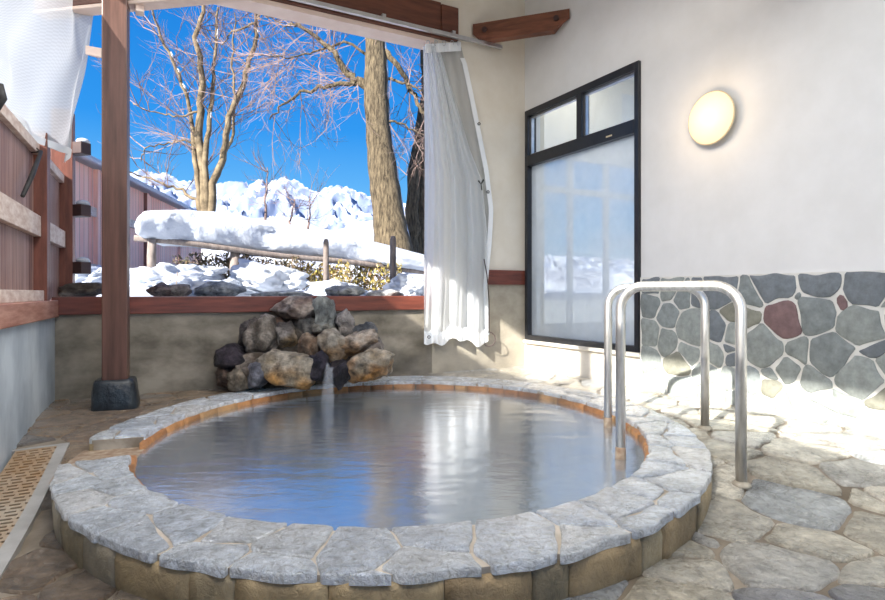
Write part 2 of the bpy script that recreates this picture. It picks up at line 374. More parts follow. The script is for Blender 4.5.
# floor
room=[lw(8.5,0), lw(-.1,0), bw(BL+.1,0), rw(8.5,0)]
def inroom(x,y,mrg=.5):
    q=Vector((x,y)); return (q-CL).dot(LN)>-mrg and (q-CL).dot(BN)>-mrg and (q-CR).dot(RN)>-mrg
S=[];W=[]
gx=-4.2
step=.33; row=0; y=-.6
while y<7.8:
    x=-4.2+(row%2)*.2
    while x<5.6:
        sx=x+R.uniform(-.17,.17); sy=y+R.uniform(-.13,.13)
        if inroom(sx,sy,.6): S.append((sx,sy)); W.append(R.uniform(-.012,.022))
        x+=step*1.12
    y+=step*.86; row+=1
BOX=[(-6,-1.5),(6.5,-1.5),(6.5,9),(-6,9)]
def clip_room(poly):
    for o0,n0 in ((CL,LN),(CL,BN),(CR,RN)):
        out=[]
        for k in range(len(poly)):
            a=poly[k]; b=poly[(k+1)%len(poly)]
            da=(Vector(a)-o0).dot(n0)+.03; db=(Vector(b)-o0).dot(n0)+.03
            if da>=0: out.append(a)
            if (da<0<db) or (db<0<da):
                u=da/(da-db); out.append((a[0]+(b[0]-a[0])*u, a[1]+(b[1]-a[1])*u))
        poly=out
        if len(poly)<3: return None
    return poly
def mid(x,y):                         # keep points out of the pool
    dx=(x-PX)/(PA+.22); dy=(y-PY)/(PB+.26); r=math.hypot(dx,dy)
    if r<1: 
        r=max(r,.05); x=PX+dx/r*(PA+.22); y=PY+dy/r*(PB+.26)
    return x,y
def ffn(u,v,h):
    x,y=mid(u,v); return Vector((x,y,zf(x,y)+h))
GR0, GR1 = 1.55, 3.2                   # grate interval along left wall
def in_grate(x,y):
    q=Vector((x,y))-CL; s=q.dot(LD); w=q.dot(LN); return 1.5<s<3.5 and w<.24
mb=MB()
for i in range(len(S)):
    c=cell(i,S,W,BOX)
    if not c: continue
    c=clip_room(c)
    if not c: continue
    cx=sum(a for a,b in c)/len(c); cy=sum(b for a,b in c)/len(c)
    if math.hypot((cx-PX)/(PA+.22),(cy-PY)/(PB+.26))<.97 and all(math.hypot((a-PX)/(PA+.22),(b-PY)/(PB+.26))<1.02 for a,b in c): continue
    if in_grate(cx,cy): continue
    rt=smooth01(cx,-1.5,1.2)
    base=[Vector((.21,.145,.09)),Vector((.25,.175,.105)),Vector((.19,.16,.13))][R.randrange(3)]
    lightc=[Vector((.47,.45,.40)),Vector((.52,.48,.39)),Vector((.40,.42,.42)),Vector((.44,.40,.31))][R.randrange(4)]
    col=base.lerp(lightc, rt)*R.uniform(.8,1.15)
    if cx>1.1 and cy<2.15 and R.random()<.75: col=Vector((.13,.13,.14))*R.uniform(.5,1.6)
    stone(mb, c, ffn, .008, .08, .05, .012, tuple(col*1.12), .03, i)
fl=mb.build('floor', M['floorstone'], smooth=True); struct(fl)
# mortar bed under the flagstones
mb=MB(); n=110; idx={}; vs=[]; fs=[]
def gp(i,j):
    if (i,j) not in idx:
        x=-5.2+i*.1; y=-1.0+j*.1; x2,y2=mid(x,y); idx[(i,j)]=len(vs); vs.append((x2,y2,zf(x2,y2)-.012-.03*(1 if in_grate(x2,y2) else 0)))
    return idx[(i,j)]
for i in range(108):
    for j in range(86):
        x=-5.15+i*.1; y=-.95+j*.1
        if not inroom(x,y,.12): continue
        if math.hypot((x-PX)/(PA+.22),(y-PY)/(PB+.26))<.96: continue
        fs.append((gp(i,j),gp(i+1,j),gp(i+1,j+1),gp(i,j+1)))
obj('floor', vs, fs, M['mortar'], fl, True).name='mortar_joint'
# ------------------------------------------------------------------ pool: coping, side, basin
T0, T1 = math.radians(207), math.radians(553)
arc=1.95*(T1-T0)
def th_of(u): return T0+(T1-T0)*u/arc
def cfn(u,v,h):
    q=ell(th_of(u), v/.40+.03*noise.noise((u*2.5,v,3))); return Vector((q.x,q.y,.018+h))
pool=empty('hot_spring_pool',(PX,PY,-.1)); tag(pool,'large oval sunken bath rimmed with crazy-paved pale stone slabs','pool')
S=[];W=[]; u=.1
while u<arc:
    k=R.random()
    if k<.85:
        c0=R.uniform(.15,.27); S.append((u,c0-.1+R.uniform(-.03,.03))); S.append((u+R.uniform(-.16,.16),c0+.1+R.uniform(-.02,.05))); W += [R.uniform(-.01,.012), R.uniform(-.01,.012)]
    else:
        S.append((u,R.uniform(.16,.26))); W.append(.015)
    u+=R.uniform(.22,.38)
mb=MB()
for i in range(len(S)):
    c=cell(i,S,W,[(0,0),(arc,0),(arc,.40),(0,.40)])
    if not c: continue
    col=Vector(R.choice([(.86,.92,.98),(.80,.86,.93),(.88,.92,.95),(.76,.83,.92),(.84,.85,.85)]))*R.uniform(.85,1.12)  # wet sky sheen put into the stone colour as bluish white
    stone(mb, c, cfn, .0075, .03, .034, .006, tuple(col), .022, i)
cop=mb.build('coping', M['copstone'], pool, True); cop.location=-Vector((PX,PY,-.1))
cop['label']='pale crazy-paved stone rim slabs'
# coping mortar slab, side wall
mb=MB(); nn=220; vs=[]; fs=[]
prof=[(0.05,-.40),(0.05,.006),(.93,.006),(.93,-.03),(.92,-.035),(.92,-.30)]
for i in range(nn+1):
    th=T0+(T1-T0)*i/nn
    for w,z in prof: q=ell(th,w); vs.append((q.x,q.y,z))
k=len(prof)
for i in range(nn):
    for j in range(k-1): a=i*k+j; fs.append((a,a+k,a+k+1,a+1))
for e in (0,nn): fs.append(tuple(e*k+j for j in range(k)))
o=obj('mortar_bed', vs, fs, simple('pale joint mortar',(.25,.21,.16),(.52,.47,.40),ns=5,rough=.5,bs=.4), pool); o.location=-Vector((PX,PY,-.1)); fix(o)
# outer side blocks
mb=MB(); u=0; Ls=2.15*(T1-T0)
while u<Ls-.1:
    w=R.uniform(.16,.46); a0=T0+(T1-T0)*u/Ls; a1=T0+(T1-T0)*min(Ls,u+w-.005)/Ls; u+=w
    nseg=5; vs=[];fs=[]
    bo=R.uniform(.955,.975)
    for i in range(nseg+1):
        th=a0+(a1-a0)*i/nseg; e=.005*(1 if i in (0,nseg) else 0)
        for ww,z in ((.90,-.014),(bo-e,-.018),(bo+.02-e,-.05),(bo+.012-e,-.15),(.90,-.24)):
            q=ell(th,ww+.015*noise.noise((th*20,z*30,5))); vs.append((q.x,q.y,z))
    for i in range(nseg):
        for j in range(4): a=i*5+j; fs.append((a,a+5,a+6,a+1))
    for e in (0,nseg): fs.append(tuple(e*5+j for j in range(5)))
    c=Vector(R.choice([(.38,.27,.14),(.44,.33,.18),(.34,.27,.16),(.40,.34,.24)]))*R.uniform(.75,1.1)
    mb.add(vs,fs,tuple(c))
o=mb.build('rim_side', M['side'], pool, True); o.location=-Vector((PX,PY,-.1)); o['label']='ochre stained stone blocks under rim'; fix(o)
# inner side: orange scaled blocks
mb=MB(); u=0; Ls=1.7*2*math.pi
while u<Ls:
    w=R.uniform(.12,.26); a0=u/Ls*2*math.pi; a1=min(Ls,u+w-.01)/Ls*2*math.pi; u+=w; mid_t=math.degrees((a0+a1)/2)%360
    if 195<mid_t<205: continue
    vs=[];fs=[]; f0=-.045+R.uniform(-.01,.01)
    for i in range(5):
        th=a0+(a1-a0)*i/4
        for ww,z in ((.06,-.012),(f0,-.016),(f0-.02,-.05),(f0,-.22),(.06,-.24)):
            q=ell(th,ww); vs.append((q.x,q.y,z))
    for i in range(4):
        for j in range(4): a=i*5+j; fs.append((a,a+1,a+6,a+5))
    for e in (0,4): fs.append(tuple(e*5+j for j in range(5)))
    c=Vector(R.choice([(.46,.22,.08),(.52,.30,.13),(.38,.17,.06)]))*R.uniform(.8,1.15)
    mb.add(vs,fs,tuple(c))
o=mb.build('inner_lip', M['side'], pool, True); o.location=-Vector((PX,PY,-.1)); o['label']='orange mineral crusted inner edge'; fix(o)
# basin wall and bottom
vs=[];fs=[]; nn=96
for i in range(nn):
    for z,w in ((-.02,.0),(-.62,-.02),(-.62,-.9)): q=ell(2*math.pi*i/nn,w); vs.append((q.x,q.y,z))
for i in range(nn):
    for j in range(2): a=i*3+j; b=((i+1)%nn)*3+j; fs.append((a,b,b+1,a+1))
fs.append(tuple(i*3+2 for i in range(nn)))
for f_i in (0,):
    pass
# gap in the wall towards the overflow channel is left low
for i in range(nn):
    t=360*i/nn
    if 193<t<207: vs[i*3]=(vs[i*3][0],vs[i*3][1],-.075)
m, nt, b = mat('greenish basin stone'); v=coords(nt)
vo=nt.nodes.new('ShaderNodeTexVoronoi'); vo.feature='DISTANCE_TO_EDGE'; vo.inputs['Scale'].default_value=2.6; nt.links.new(v, vo.inputs['Vector'])
nt.links.new(ramp(nt, vo.outputs['Distance'], [(0,(.30,.27,.17)),(.05,(.30,.27,.17)),(.09,(.06,.12,.11)),(1,(.13,.17,.13))]), b.inputs['Base Color']); M['basin']=m
o=obj('basin', vs, fs, M['basin'], pool); o.location=-Vector((PX,PY,-.1)); fix(o)
# overflow channel floor
mb=MB(); vs=[];fs=[]
for i in range(9):
    th=math.radians(191+18*i/8)
    for w in (-.03,.2,.4,.7,.95,1.1): q=ell(th,w); vs.append((q.x,q.y,-.052-.004*w+.004*noise.noise((q.x*9,q.y*9,0))-.03*max(0,w-1)))
for i in range(8):
    for j in range(5): a=i*6+j; fs.append((a,a+6,a+7,a+1))
o=obj('overflow_channel', vs, fs, M['scale'], pool, True); o.location=-Vector((PX,PY,-.1)); o['label']='orange crusted overflow channel through rim'
# water
vs=[];fs=[]
rings=14; nn=96
vs.append((PX,PY,-.048))
for r in range(1,rings+1):
    for i in range(nn):
        t=2*math.pi*i/nn; q=Vector((PX+(PA-.012)*math.cos(t)*r/rings, PY+(PB-.012)*math.sin(t)*r/rings)); vs.append((q.x,q.y,-.048))
for i in range(nn): fs.append((0,1+i,1+(i+1)%nn))
for r in range(rings-1):
    for i in range(nn): a=1+r*nn+i; b=1+r*nn+(i+1)%nn; fs.append((a,a+nn,b+nn,b))
wat=obj('pool_water', vs, fs, M['water'], None, True); place(wat, Vector((PX,PY,-.048)), 0)
tag(wat,'still cloudy blue-grey hot spring water filling the oval bath','water',kind='stuff')
# ------------------------------------------------------------------ walls
ZT=4.9
u440=bu(432); zh=3.73
mb=MB(); wallbox(mb,bw,-.0,u440,-.3,.72,-.2,0); w1=mb.build('wall_back',M['concrete']); fix(place(w1,bw(0,0),math.atan2(BD.y,BD.x))); struct(w1)
# solid wall right of the opening
mb=MB(); wallbox(mb,bw,u440,BL+.3,-.3,1.0,-.2,0); o=mb.build('wall_back_base',simple('light concrete',(.26,.23,.18),(.46,.42,.34),scale=(1,1,1.3),ns=2.4,rough=.65,bs=.3,bd=.006,det=9),w1)
o.matrix_parent_inverse=w1.matrix_world.inverted()
mb=MB(); wallbox(mb,bw,u440,BL+.3,1.0,zh+.11,-.2,-.005); tl_,tr_=3.9,5.28; mb.hexa([bw(-.5,zh+.11,-.2),bw(BL+.3,zh+.11,-.2),bw(BL+.3,zh+.11,-.005),bw(-.5,zh+.11,-.005),bw(-.5,tl_,-.2),bw(BL+.3,tr_,-.2),bw(BL+.3,tr_,-.005),bw(-.5,tl_,-.005)])
o=mb.build('wall_back_upper',M['plaster']); fix(o); struct(o)
# short brown dado beam right of the curtain
mb=MB(); wallbox(mb,bw,bu(470),BL,1.0,1.175,-.02,.035); o=mb.build('trim_1',M['sill'],bevel=.004); fix(place(o,bw(0,1),math.atan2(BD.y,BD.x))); struct(o)
# dark vertical conduit/joint under curtain and pale stain
# sill beam
mb=MB(); wallbox(mb,bw,-.02,u440,.715,.868,-.22,.04); o=mb.build('trim_2',M['sill'],bevel=.006); fix(place(o,bw(0,.8),math.atan2(BD.y,BD.x))); struct(o)
# door jamb side by the corner
mb=MB(); wallbox(mb,bw,u440,u440+.06,.72,zh,-.2,.0); o=mb.build('trim_3',M['fence_cap']); fix(o); struct(o)
# right wall
wx0, wx1 = rs(527), rs(641)
wz0, wz1, wzt = .33, 3.12, 2.44
mb=MB()
wallbox(mb,rw,-.2,wx0,-.3,ZT+.5,-.2,0); wallbox(mb,rw,wx1,8.6,-.3,ZT+.5,-.2,0)
wallbox(mb,rw,wx0,wx1,wz1,ZT+.5,-.2,0)
o=mb.build('wall_right',M['plasterR']); fix(o); struct(o)
mb=MB(); wallbox(mb,rw,wx0,wx1,-.3,wz0,-.2,.0); o=mb.build('wall_right_base',M['base_white']); fix(o); struct(o)
mb=MB(); wallbox(mb,rw,wx0-.02,wx1+.02,wz0-.04,wz0,-.02,.05); o=mb.build('trim_4',M['base_white'],bevel=.01); fix(o); struct(o)
# left wall: concrete, sill
mb=MB(); wallbox(mb,lw,-.2,8.6,-.3,.70,-.2,0); o=mb.build('wall_left',M['concreteL']); fix(place(o,lw(0,0),math.atan2(LD.y,LD.x))); struct(o)
mb=MB(); wallbox(mb,lw,-.0,8.6,.70,.84,-.2,.03); o=mb.build('trim_5',M['fence_cap'],bevel=.006); fix(place(o,lw(0,.8),math.atan2(LD.y,LD.x))); struct(o)
o.data.materials[0]=simple('worn pinkish sill wood',(.30,.12,.08),(.50,.27,.20),scale=(1,1,8),ns=3,rough=.5,bs=.2)
# ------------------------------------------------------------------ stone wainscot
ws0=wx1+.03; zt=1.045
pts=[((55,145),0),((55,245),1),((125,185),0),((120,270),1),((125,95),1),((168,130),0),((205,130),2),((200,225),1),((185,300),1),((295,110),2),((330,180),3),((390,190),3),((285,230),2),((335,250),1),((325,292),2),((335,325),2),((270,315),1),((440,285),1),((405,125),0),((475,80),2),((545,130),0),((505,195),4),((550,295),1),((612,175),0),((625,72),2),((695,145),4),((775,90),2),((760,215),1),((665,310),0),((795,292),2),((755,385),1),((830,350),1),((610,400),1),((515,360),1),((462,385),1),((395,410),0),((455,430),3),((440,480),1),((545,470),1),((50,330),1),((150,345),3),((250,380),1),((330,400),1),((640,480),1),((720,470),1),((820,460),3),((845,120),1),((868,200),2),((60,85),2),((690,560),1)]
cc=[(.24,.27,.27),(.30,.33,.315),(.175,.20,.22),(.26,.26,.21),(.20,.125,.125)]
S=[];K=[]
for (x,y),k in pts:
    px=635+x/3.332; py=260+y/3.332; s=rs(px); q=rw(s,0); S.append((s,H-(py-HY)/F*q.y)); K.append(k)
s=ws0; 
smax=max(a for a,b in S)
x=smax+.18
while x<8.4:
    zz=.1+R.uniform(0,.1)
    while zz<1.0:
        S.append((x+R.uniform(-.1,.1),zz+R.uniform(-.04,.04))); K.append(R.choice([0,1,1,2,3])); zz+=.24
    x+=.27
for q in range(12):
    S.append((ws0+.15+q*.3+R.uniform(-.08,.08), .06)); K.append(1)
mb=MB(); BIG={(445):.006}; Wt=[(.018 if (q_<len(pts) and pts[q_][0] in ((440,285),(612,175),(665,310),(760,215),(505,195),(200,225),(475,80),(625,72),(775,90),(755,385))) else (-.006 if (q_<len(pts) and pts[q_][0] in ((205,130),(330,180),(335,325),(545,130),(462,385),(325,292))) else 0)) for q_ in range(len(S))]
def wfn(u,v,h): return rw(u,v,.04+h*.6)
for i in range(len(S)):
    c=cell(i,S,Wt,[(ws0,-.05),(8.4,-.05),(8.4,zt),(ws0,zt)])
    if not c: continue
    col=Vector(cc[K[i]])*R.uniform(.88,1.15)
    stone(mb,c,wfn,.0075,.05,.04,.006,tuple(col),.022,i)
wst=mb.build('wall_right_stone',M['wallstone'],smooth=True); struct(wst); 
mb=MB(); wallbox(mb,rw,wx1+.02,8.5,-.3,zt+.002,-.01,.032); o=mb.build('mortar_joint',M['wallmortar'],wst); fix(o)
# ------------------------------------------------------------------ window in right wall
win=empty('window_1', rw((wx0+wx1)/2,wz0,-.05), math.atan2(RD.y,RD.x)); struct(win)
wm=Matrix.Translation(rw((wx0+wx1)/2,wz0,-.05))@Matrix.Rotation(math.atan2(RD.y,RD.x),4,'Z')
def attach(o, par, mtx): o.data.transform(mtx.inverted()); o.parent=par; return o
fw=.055
mb=MB()
wallbox(mb,rw,wx0,wx0+fw,wz0,wz1,-.10,.035); wallbox(mb,rw,wx1-fw,wx1,wz0,wz1,-.10,.035)
wallbox(mb,rw,wx0+fw,wx1-fw,wz1-.075,wz1,-.10,.035); wallbox(mb,rw,wx0+fw,wx1-fw,wz0,wz0+.06,-.10,.035)
wallbox(mb,rw,wx0+fw,wx1-fw,wzt,wzt+.13,-.10,.04)
o=fix(mb.build('window_frame',M['black_frame'],bevel=.004)); attach(o,win,wm)
ms=rs(581)
mb=MB(); wallbox(mb,rw,ms-.04,ms+.04,wzt+.13,wz1-.075,-.08,.03); o=fix(mb.build('mullion',M['black_frame'])); attach(o,win,wm)
mb=MB()
for a,b2 in ((wx0+fw,ms-.04),(ms+.04,wx1-fw)):
    z0,z1=wzt+.13,wz1-.075
    wallbox(mb,rw,a,a+.022,z0,z1,-.05,-.01); wallbox(mb,rw,b2-.022,b2,z0,z1,-.05,-.01); wallbox(mb,rw,a,b2,z0,z0+.022,-.05,-.01); wallbox(mb,rw,a,b2,z1-.022,z1,-.05,-.01)
o=fix(mb.build('sash',M['rail_metal'])); attach(o,win,wm)
mb=MB(); wallbox(mb,rw,wx0+fw,ms-.04,wzt+.13,wz1-.075,-.036,-.03); o=fix(mb.build('pane',M['clear'])); attach(o,win,wm)
mb=MB(); wallbox(mb,rw,ms+.04,wx1-fw,wzt+.13,wz1-.075,-.036,-.03); o=fix(mb.build('pane',M['clear'])); attach(o,win,wm)
mb=MB(); wallbox(mb,rw,wx0+fw,wx1-fw,wz0+.06,wzt,-.036,-.03); o=fix(mb.build('pane',M['glass'])); attach(o,win,wm)
mb=MB(); wallbox(mb,rw,wx1-.42,wx1-.34,wzt+.035,wzt+.05,.04,.046); o=fix(mb.build('latch',M['brass'])); attach(o,win,wm)
# ------------------------------------------------------------------ adjoining room seen through the window
def aw(u,z,off=0.0): p=CR+BD*u-RD*0-BN*0; p=CR+BD*u+(-BN)*1.2+BN*off; return Vector((p.x,p.y,z))
mb=MB(); wallbox(mb,aw,.2,.45,-.3,4.6,-.15,0); wallbox(mb,aw,.45,4.2,3.05,4.6,-.15,0); wallbox(mb,aw,.45,4.2,-.3,.35,-.15,0)
o=fix(mb.build('wall_annex_back',M['plasterR'])); struct(o)
mb=MB()
def ab(u,z,off=0.0): p=CR+BD*(.2+off)-BN*(1.2-u); return Vector((p.x,p.y,z))
mb.hexa([ab(0,-.3,-.15),ab(1.2,-.3,-.15),ab(1.2,-.3,0),ab(0,-.3,0),ab(0,4.6,-.15),ab(1.2,4.6,-.15),ab(1.2,4.6,0),ab(0,4.6,0)])
o=fix(mb.build('wall_annex_left',M['plasterR'])); struct(o)
mb=MB(); wallbox(mb,aw,.2,4.4,-.3,.0,0,5); o=fix(mb.build('floor_annex',M['base_white'])); struct(o)
mb=MB(); wallbox(mb,aw,.2,4.4,4.5,4.6,0,5); o=fix(mb.build('ceiling_annex',M['plasterR'])); struct(o)
mb=MB(); wallbox(mb,aw,4.2,4.35,-.3,4.6,-.1,5); o=fix(mb.build('wall_annex_right',M['plasterR'])); struct(o)
aw2=MB()
for a in (.45,1.15,1.75,2.5,3.3,4.1): wallbox(aw2,aw,a,a+.07,.35,3.05,-.1,-.02)
for z in (.35,2.45,2.98): wallbox(aw2,aw,.45,4.2,z,z+.08,-.11,-.01)
o=fix(aw2.build('window_2',M['white_paint'])); struct(o)
t=empty('strip_lamp', aw(1.6,4.3,.6)); tag(t,'slim white strip light on the ceiling of the adjoining room, behind the small upper panes','light')
mb=MB(); mb.box(-.5,.5,-.06,.06,0,.08); mb.build('housing',M['white_paint'],t)
mb=MB(); mb.tube([(-.48,0,-.02),(.48,0,-.02)],.025,10); mb.build('tube_lamp',M['bulb'],t)
# ------------------------------------------------------------------ ceiling
mb=MB()
def sl(fn,s,off,z): return fn(s,z,off)
A=lw(-.2,3.95,-.5); Bp=lw(8.6,3.95,-.5); Cc=rw(8.6,5.35,-.2); D=rw(-.2,5.35,-.2)
mb.hexa([A,Bp,Cc,D]+[p+Vector((0,0,.12)) for p in (A,Bp,Cc,D)]); o=fix(mb.build('ceiling',M['plaster'])); struct(o)
# unseen eave fascia above the left opening, height set to cut the sun
mb=MB(); wallbox(mb,lw,-.4,8.6,3.62,4.05,-.16,-.04); o=fix(mb.build('trim_6',M['beam'])); struct(o)
# ------------------------------------------------------------------ header beam
uE=bu(456)
hb=empty('header_beam', bw(0,zh,0)); tag(hb,'long dark brown timber header with underside painted lit pink, over the open side','beam')
def att(o,par): o.data.transform(Matrix.Translation(-par.location)); o.parent=par; return o
mb=MB(); wallbox(mb,bw,-.6,uE-.22,zh+.05,zh+.45,-.12,.05); att(fix(mb.build('beam_face',M['beam'],bevel=.006)),hb)
mb=MB(); wallbox(mb,bw,uE-.22,uE,zh+.05,zh+.43,-.12,.065); att(fix(mb.build('end_block',M['beam'],bevel=.008)),hb)
mb=MB(); wallbox(mb,bw,-.6,u440+.03,zh-.0,zh+.10,-.24,.0); att(fix(mb.build('soffit_board',M['soffit'])),hb)
# curtain rail
cr=empty('curtain_rail', bw(0,zh+.06,.1)); tag(cr,'thin grey metal curtain rail along the header, ending on the bare wall','rail')
mb=MB(); wallbox(mb,bw,bu(240),bu(497),zh+.055,zh+.10,.08,.12); att(fix(mb.build('rail',M['rail_metal'],bevel=.004)),cr)
for px in (300,380,449):
    mb=MB(); u0=bu(px); wallbox(mb,bw,u0-.02,u0+.02,zh+.08,zh+.13,.0,.12); att(fix(mb.build('bracket',M['rail_metal'])),cr)
# corner timber with bolts
cb=empty('corner_brace'); 
a=Vector(bw(bu(472),0,.02)); b_=Vector(rw(rs(571),0,.02)); zc=pz(0,33,7.0)
cb.location=((a.x+b_.x)/2,(a.y+b_.y)/2,3.9); tag(cb,'short brown timber bolted across the room corner above window','beam')
d=(b_-a); d.z=0; d.normalize(); nrm=Vector((d.y,-d.x,0))
za0,za1=pz(0,40,a.y),pz(0,27,a.y); zb0,zb1=pz(0,27,b_.y),pz(0,13,b_.y)
za0=4.00;za1=4.19; zb0=4.00; zb1=4.19
def cp(t,z,o): q=a.lerp(b_,t)+nrm*o; return Vector((q.x,q.y,z))
prof=[(-.0,3.92),(.10,3.83),(.84,3.83),(1.0,3.93),(1.0,4.04),(0,4.04)]
vs=[cp(t,z,.0) for t,z in prof]+[cp(min(.92,max(.08,t)),z,-.11) for t,z in prof]
fs=[tuple(range(6)),tuple(range(11,5,-1))]+[(i,(i+1)%6,(i+1)%6+6,i+6) for i in range(6)]
att(fix(obj('timber',vs,fs,simple('mid brown timber',(.12,.04,.02),(.24,.085,.045),scale=(1,1,8),ns=3,rough=.5,bs=.2))),cb)
for t in (.13,.87):
    mb=MB(); c0=cp(t,3.95,.0); mb.tube([c0,c0+nrm*.03],.03,12); att(fix(mb.build('bolt',M['dark_wood'])),cb)
# ------------------------------------------------------------------ round wall lamp
s0=rs(715); q=rw(s0,0); zl=H+(HY-119)/F*q.y
lamp=empty('wall_lamp', rw(s0,zl,0)); tag(lamp,'round glowing warm-white dish lamp on the white wall','lamp')
zx=Vector((RN.x,RN.y,0)); xx=Vector((RD.x,RD.y,0)); yy=Vector((0,0,1))
lm=Matrix((( xx.x,yy.x,zx.x,0),(xx.y,yy.y,zx.y,0),(xx.z,yy.z,zx.z,0),(0,0,0,1)))
mb=MB(); mb.lathe([(.16,0.0),(.17,.015),(.17,.05),(.15,.055)],40,lm); fix(mb.build('base',M['brass'],lamp,True))
mb=MB(); mb.lathe([(.212,.05),(.216,.058),(.205,.072),(.175,.092),(.12,.110),(.055,.120),(.004,.122)],48,lm); fix(mb.build('lamp_shade',M['opal'],lamp,True))
mb=MB(); mb.lathe([(.200,.045),(.218,.045),(.223,.053),(.218,.061),(.200,.061)],48,lm); fix(mb.build('rim_ring',M['brass'],lamp,True))
pl=bpy.data.lights.new('lamp_glow','POINT'); pl.energy=5; pl.color=(1,.70,.38); pl.shadow_soft_size=.12
po=bpy.data.objects.new('lamp_glow',pl); C.objects.link(po); po.location=Vector(rw(s0,zl,.30))
# ------------------------------------------------------------------ handrails
def rail(pa, pb, ht, label, za, zb):
    t=empty('handrail',(pb[0],pb[1],zb)); tag(t,label,'handrail')
    A=Vector((pa[0],pa[1],0)); B=Vector((pb[0],pb[1],0)); d=(B-A).normalized(); r=.13; pts=[]
    pts.append(A+Vector((0,0,za))); pts.append(A+Vector((0,0,ht-r)))
    for k in range(1,9): a=math.pi/2*k/8; pts.append(A+d*(r-r*math.cos(a))+Vector((0,0,ht-r+r*math.sin(a))))
    for k in range(0,9): a=math.pi/2*(1-k/8); pts.append(B-d*(r-r*math.cos(a))+Vector((0,0,ht-r+r*math.sin(a))))
    pts.append(B+Vector((0,0,zb)))
    mb=MB(); mb.tube(pts,.0275,16); o=fix(mb.build('pipe',M['steel'],None,True)); att(o,t)
    mb=MB(); mb.tube([B+Vector((0,0,zb)),B+Vector((0,0,zb+.015)),B+Vector((0,0,zb+.028))],[.052,.046,.029],14); att(fix(mb.build('floor_collar',M['collar'],None,True)),t)
    mb=MB(); mb.tube([A+Vector((0,0,-.6)),A+Vector((0,0,-.03)),A+Vector((0,0,.02))],[.030,.031,.0285],14); att(fix(mb.build('mineral_crust',M['scale'],None,True)),t)
    return t
rail((1.02,3.38),(1.518,3.0),.938,'nearer of the two inverted U-shaped steel handrails beside the bath',-.6,zf(1.518,3.0)-.01)
rail((1.173,4.18),(1.749,3.93),.938,'farther of the two inverted U-shaped steel handrails, towards the stone wall',-.6,-.01)
# ------------------------------------------------------------------ post with black stone foot
pc=P(116,400,4.66); 
post=empty('timber_post',(pc.x,pc.y,0),math.atan2(BD.y,BD.x)-.12); tag(post,'thick red-brown square timber post standing in front of the open side','post')
mb=MB(); mb.box(-.088,.088,-.085,.085,.2,3.97); mb.build('shaft',M['post'],post,bevel=.008)
ft=MB(); pr=[(1.0,-.13),(1.0,.02),(.93,.12),(.86,.20),(.80,.225)]
vs=[];fs=[]; nseg=28
for k,z in pr:
    for i in range(nseg):
        a_=2*math.pi*i/nseg; c,s_=math.cos(a_),math.sin(a_); r_=.165*k/(abs(c)**5+abs(s_)**5)**.2
        r_+=.012*noise.noise((c*3,s_*3,z*9)); vs.append((r_*c,r_*s_,z-(.02*s_ if k>0.9 else 0)))
for j in range(len(pr)-1):
    for i in range(nseg): a0=j*nseg+i; b0=j*nseg+(i+1)%nseg; fs.append((a0,b0,b0+nseg,a0+nseg))
fs.append(tuple((len(pr)-1)*nseg+i for i in range(nseg))); fs.append(tuple(range(nseg-1,-1,-1)))
o=obj('foot_stone',vs,fs,M['blackstone'],post,True); o['label']='glossy black foot stone'
# eave beam outside and small brackets
def beam(name,p0,p1,w,h,m,par=None,bev=.006):
    p0=Vector(p0);p1=Vector(p1); d=(p1-p0); d2=Vector((d.x,d.y,0)).normalized(); n_=Vector((d2.y,-d2.x,0))*w/2; u_=Vector((0,0,h/2))
    mb=MB(); mb.hexa([p0-n_-u_,p1-n_-u_,p1+n_-u_,p0+n_-u_,p0-n_+u_,p1-n_+u_,p1+n_+u_,p0+n_+u_]); return fix(mb.build(name,m,par,bevel=bev))
o=beam('cross_beam',(P(40,16,4.90).x,4.90,3.335),(2.83,3.785,3.335),.12,.22,M['beam']); tag(o,'dark brown crossbeam passing behind the top of the timber post','beam')
o=beam('lit_underside',(P(40,16,4.90).x,4.90,3.208),(2.83,3.785,3.208),.13,.03,M['soffit']); tag(o,'thin pale strip painting the lit underside of the crossbeam behind the post','board')  # pale strip imitates light on the beam's underside by colour
q=P(136,8,4.72); o=beam('bracket_board',(q.x-.01,q.y+.01,3.28),(q.x+.045,q.y+.04,3.28),.10,.27,M['soffit']); tag(o,'small pale pink board fixed to the right side of the post near its top','board')
qa=P(89,51,4.86); qb=P(105,54,4.72); o=beam('cross_rail',qa,qb,.06,.075,M['soffit']); tag(o,'short pinkish rail stub between the left curtain and the post','rail')
# ------------------------------------------------------------------ left fence
fence=empty('wooden_fence', lw(0,.84,-.1)); tag(fence,'weathered red board privacy fence on the left concrete wall','fence')
fm=Matrix.Translation(fence.location)
mb=MB(); wallbox(mb,lw,-1.05,8.4,.84,2.0,-.12,-.09)
rzL=math.atan2(LD.y,LD.x)
o=fix(mb.build('board_panel',M['fence'])); o.data.transform((fm@Matrix.Rotation(rzL,4,'Z')).inverted()); o.parent=fence; o.rotation_euler=(0,0,rzL)
def fpart(name,a0,a1,z0,z1,o0,o1,m,bev=.004):
    mb=MB(); wallbox(mb,lw,a0,a1,z0,z1,o0,o1); return att(fix(mb.build(name,m,bevel=bev)),fence)
fpart('cap_rail',.36,8.4,1.98,2.06,-.15,-.05,M['fence_cap']); fpart('cap_rail',-.95,.24,1.97,2.05,-.15,-.05,M['fence_cap'])
fpart('rail',.36,8.4,1.34,1.50,-.09,-.04,M['fence_cap']); fpart('rail',-.95,.24,1.34,1.50,-.09,-.04,M['fence_cap'])
fpart('bottom_board',.36,8.4,.84,.92,-.09,-.02,M['fence_cap'])
fpart('post',.22,.36,.84,2.16,-.15,.0,M['fence_post']); fpart('post',-1.06,-.88,.0,2.69,-.16,.02,M['fence_post'])
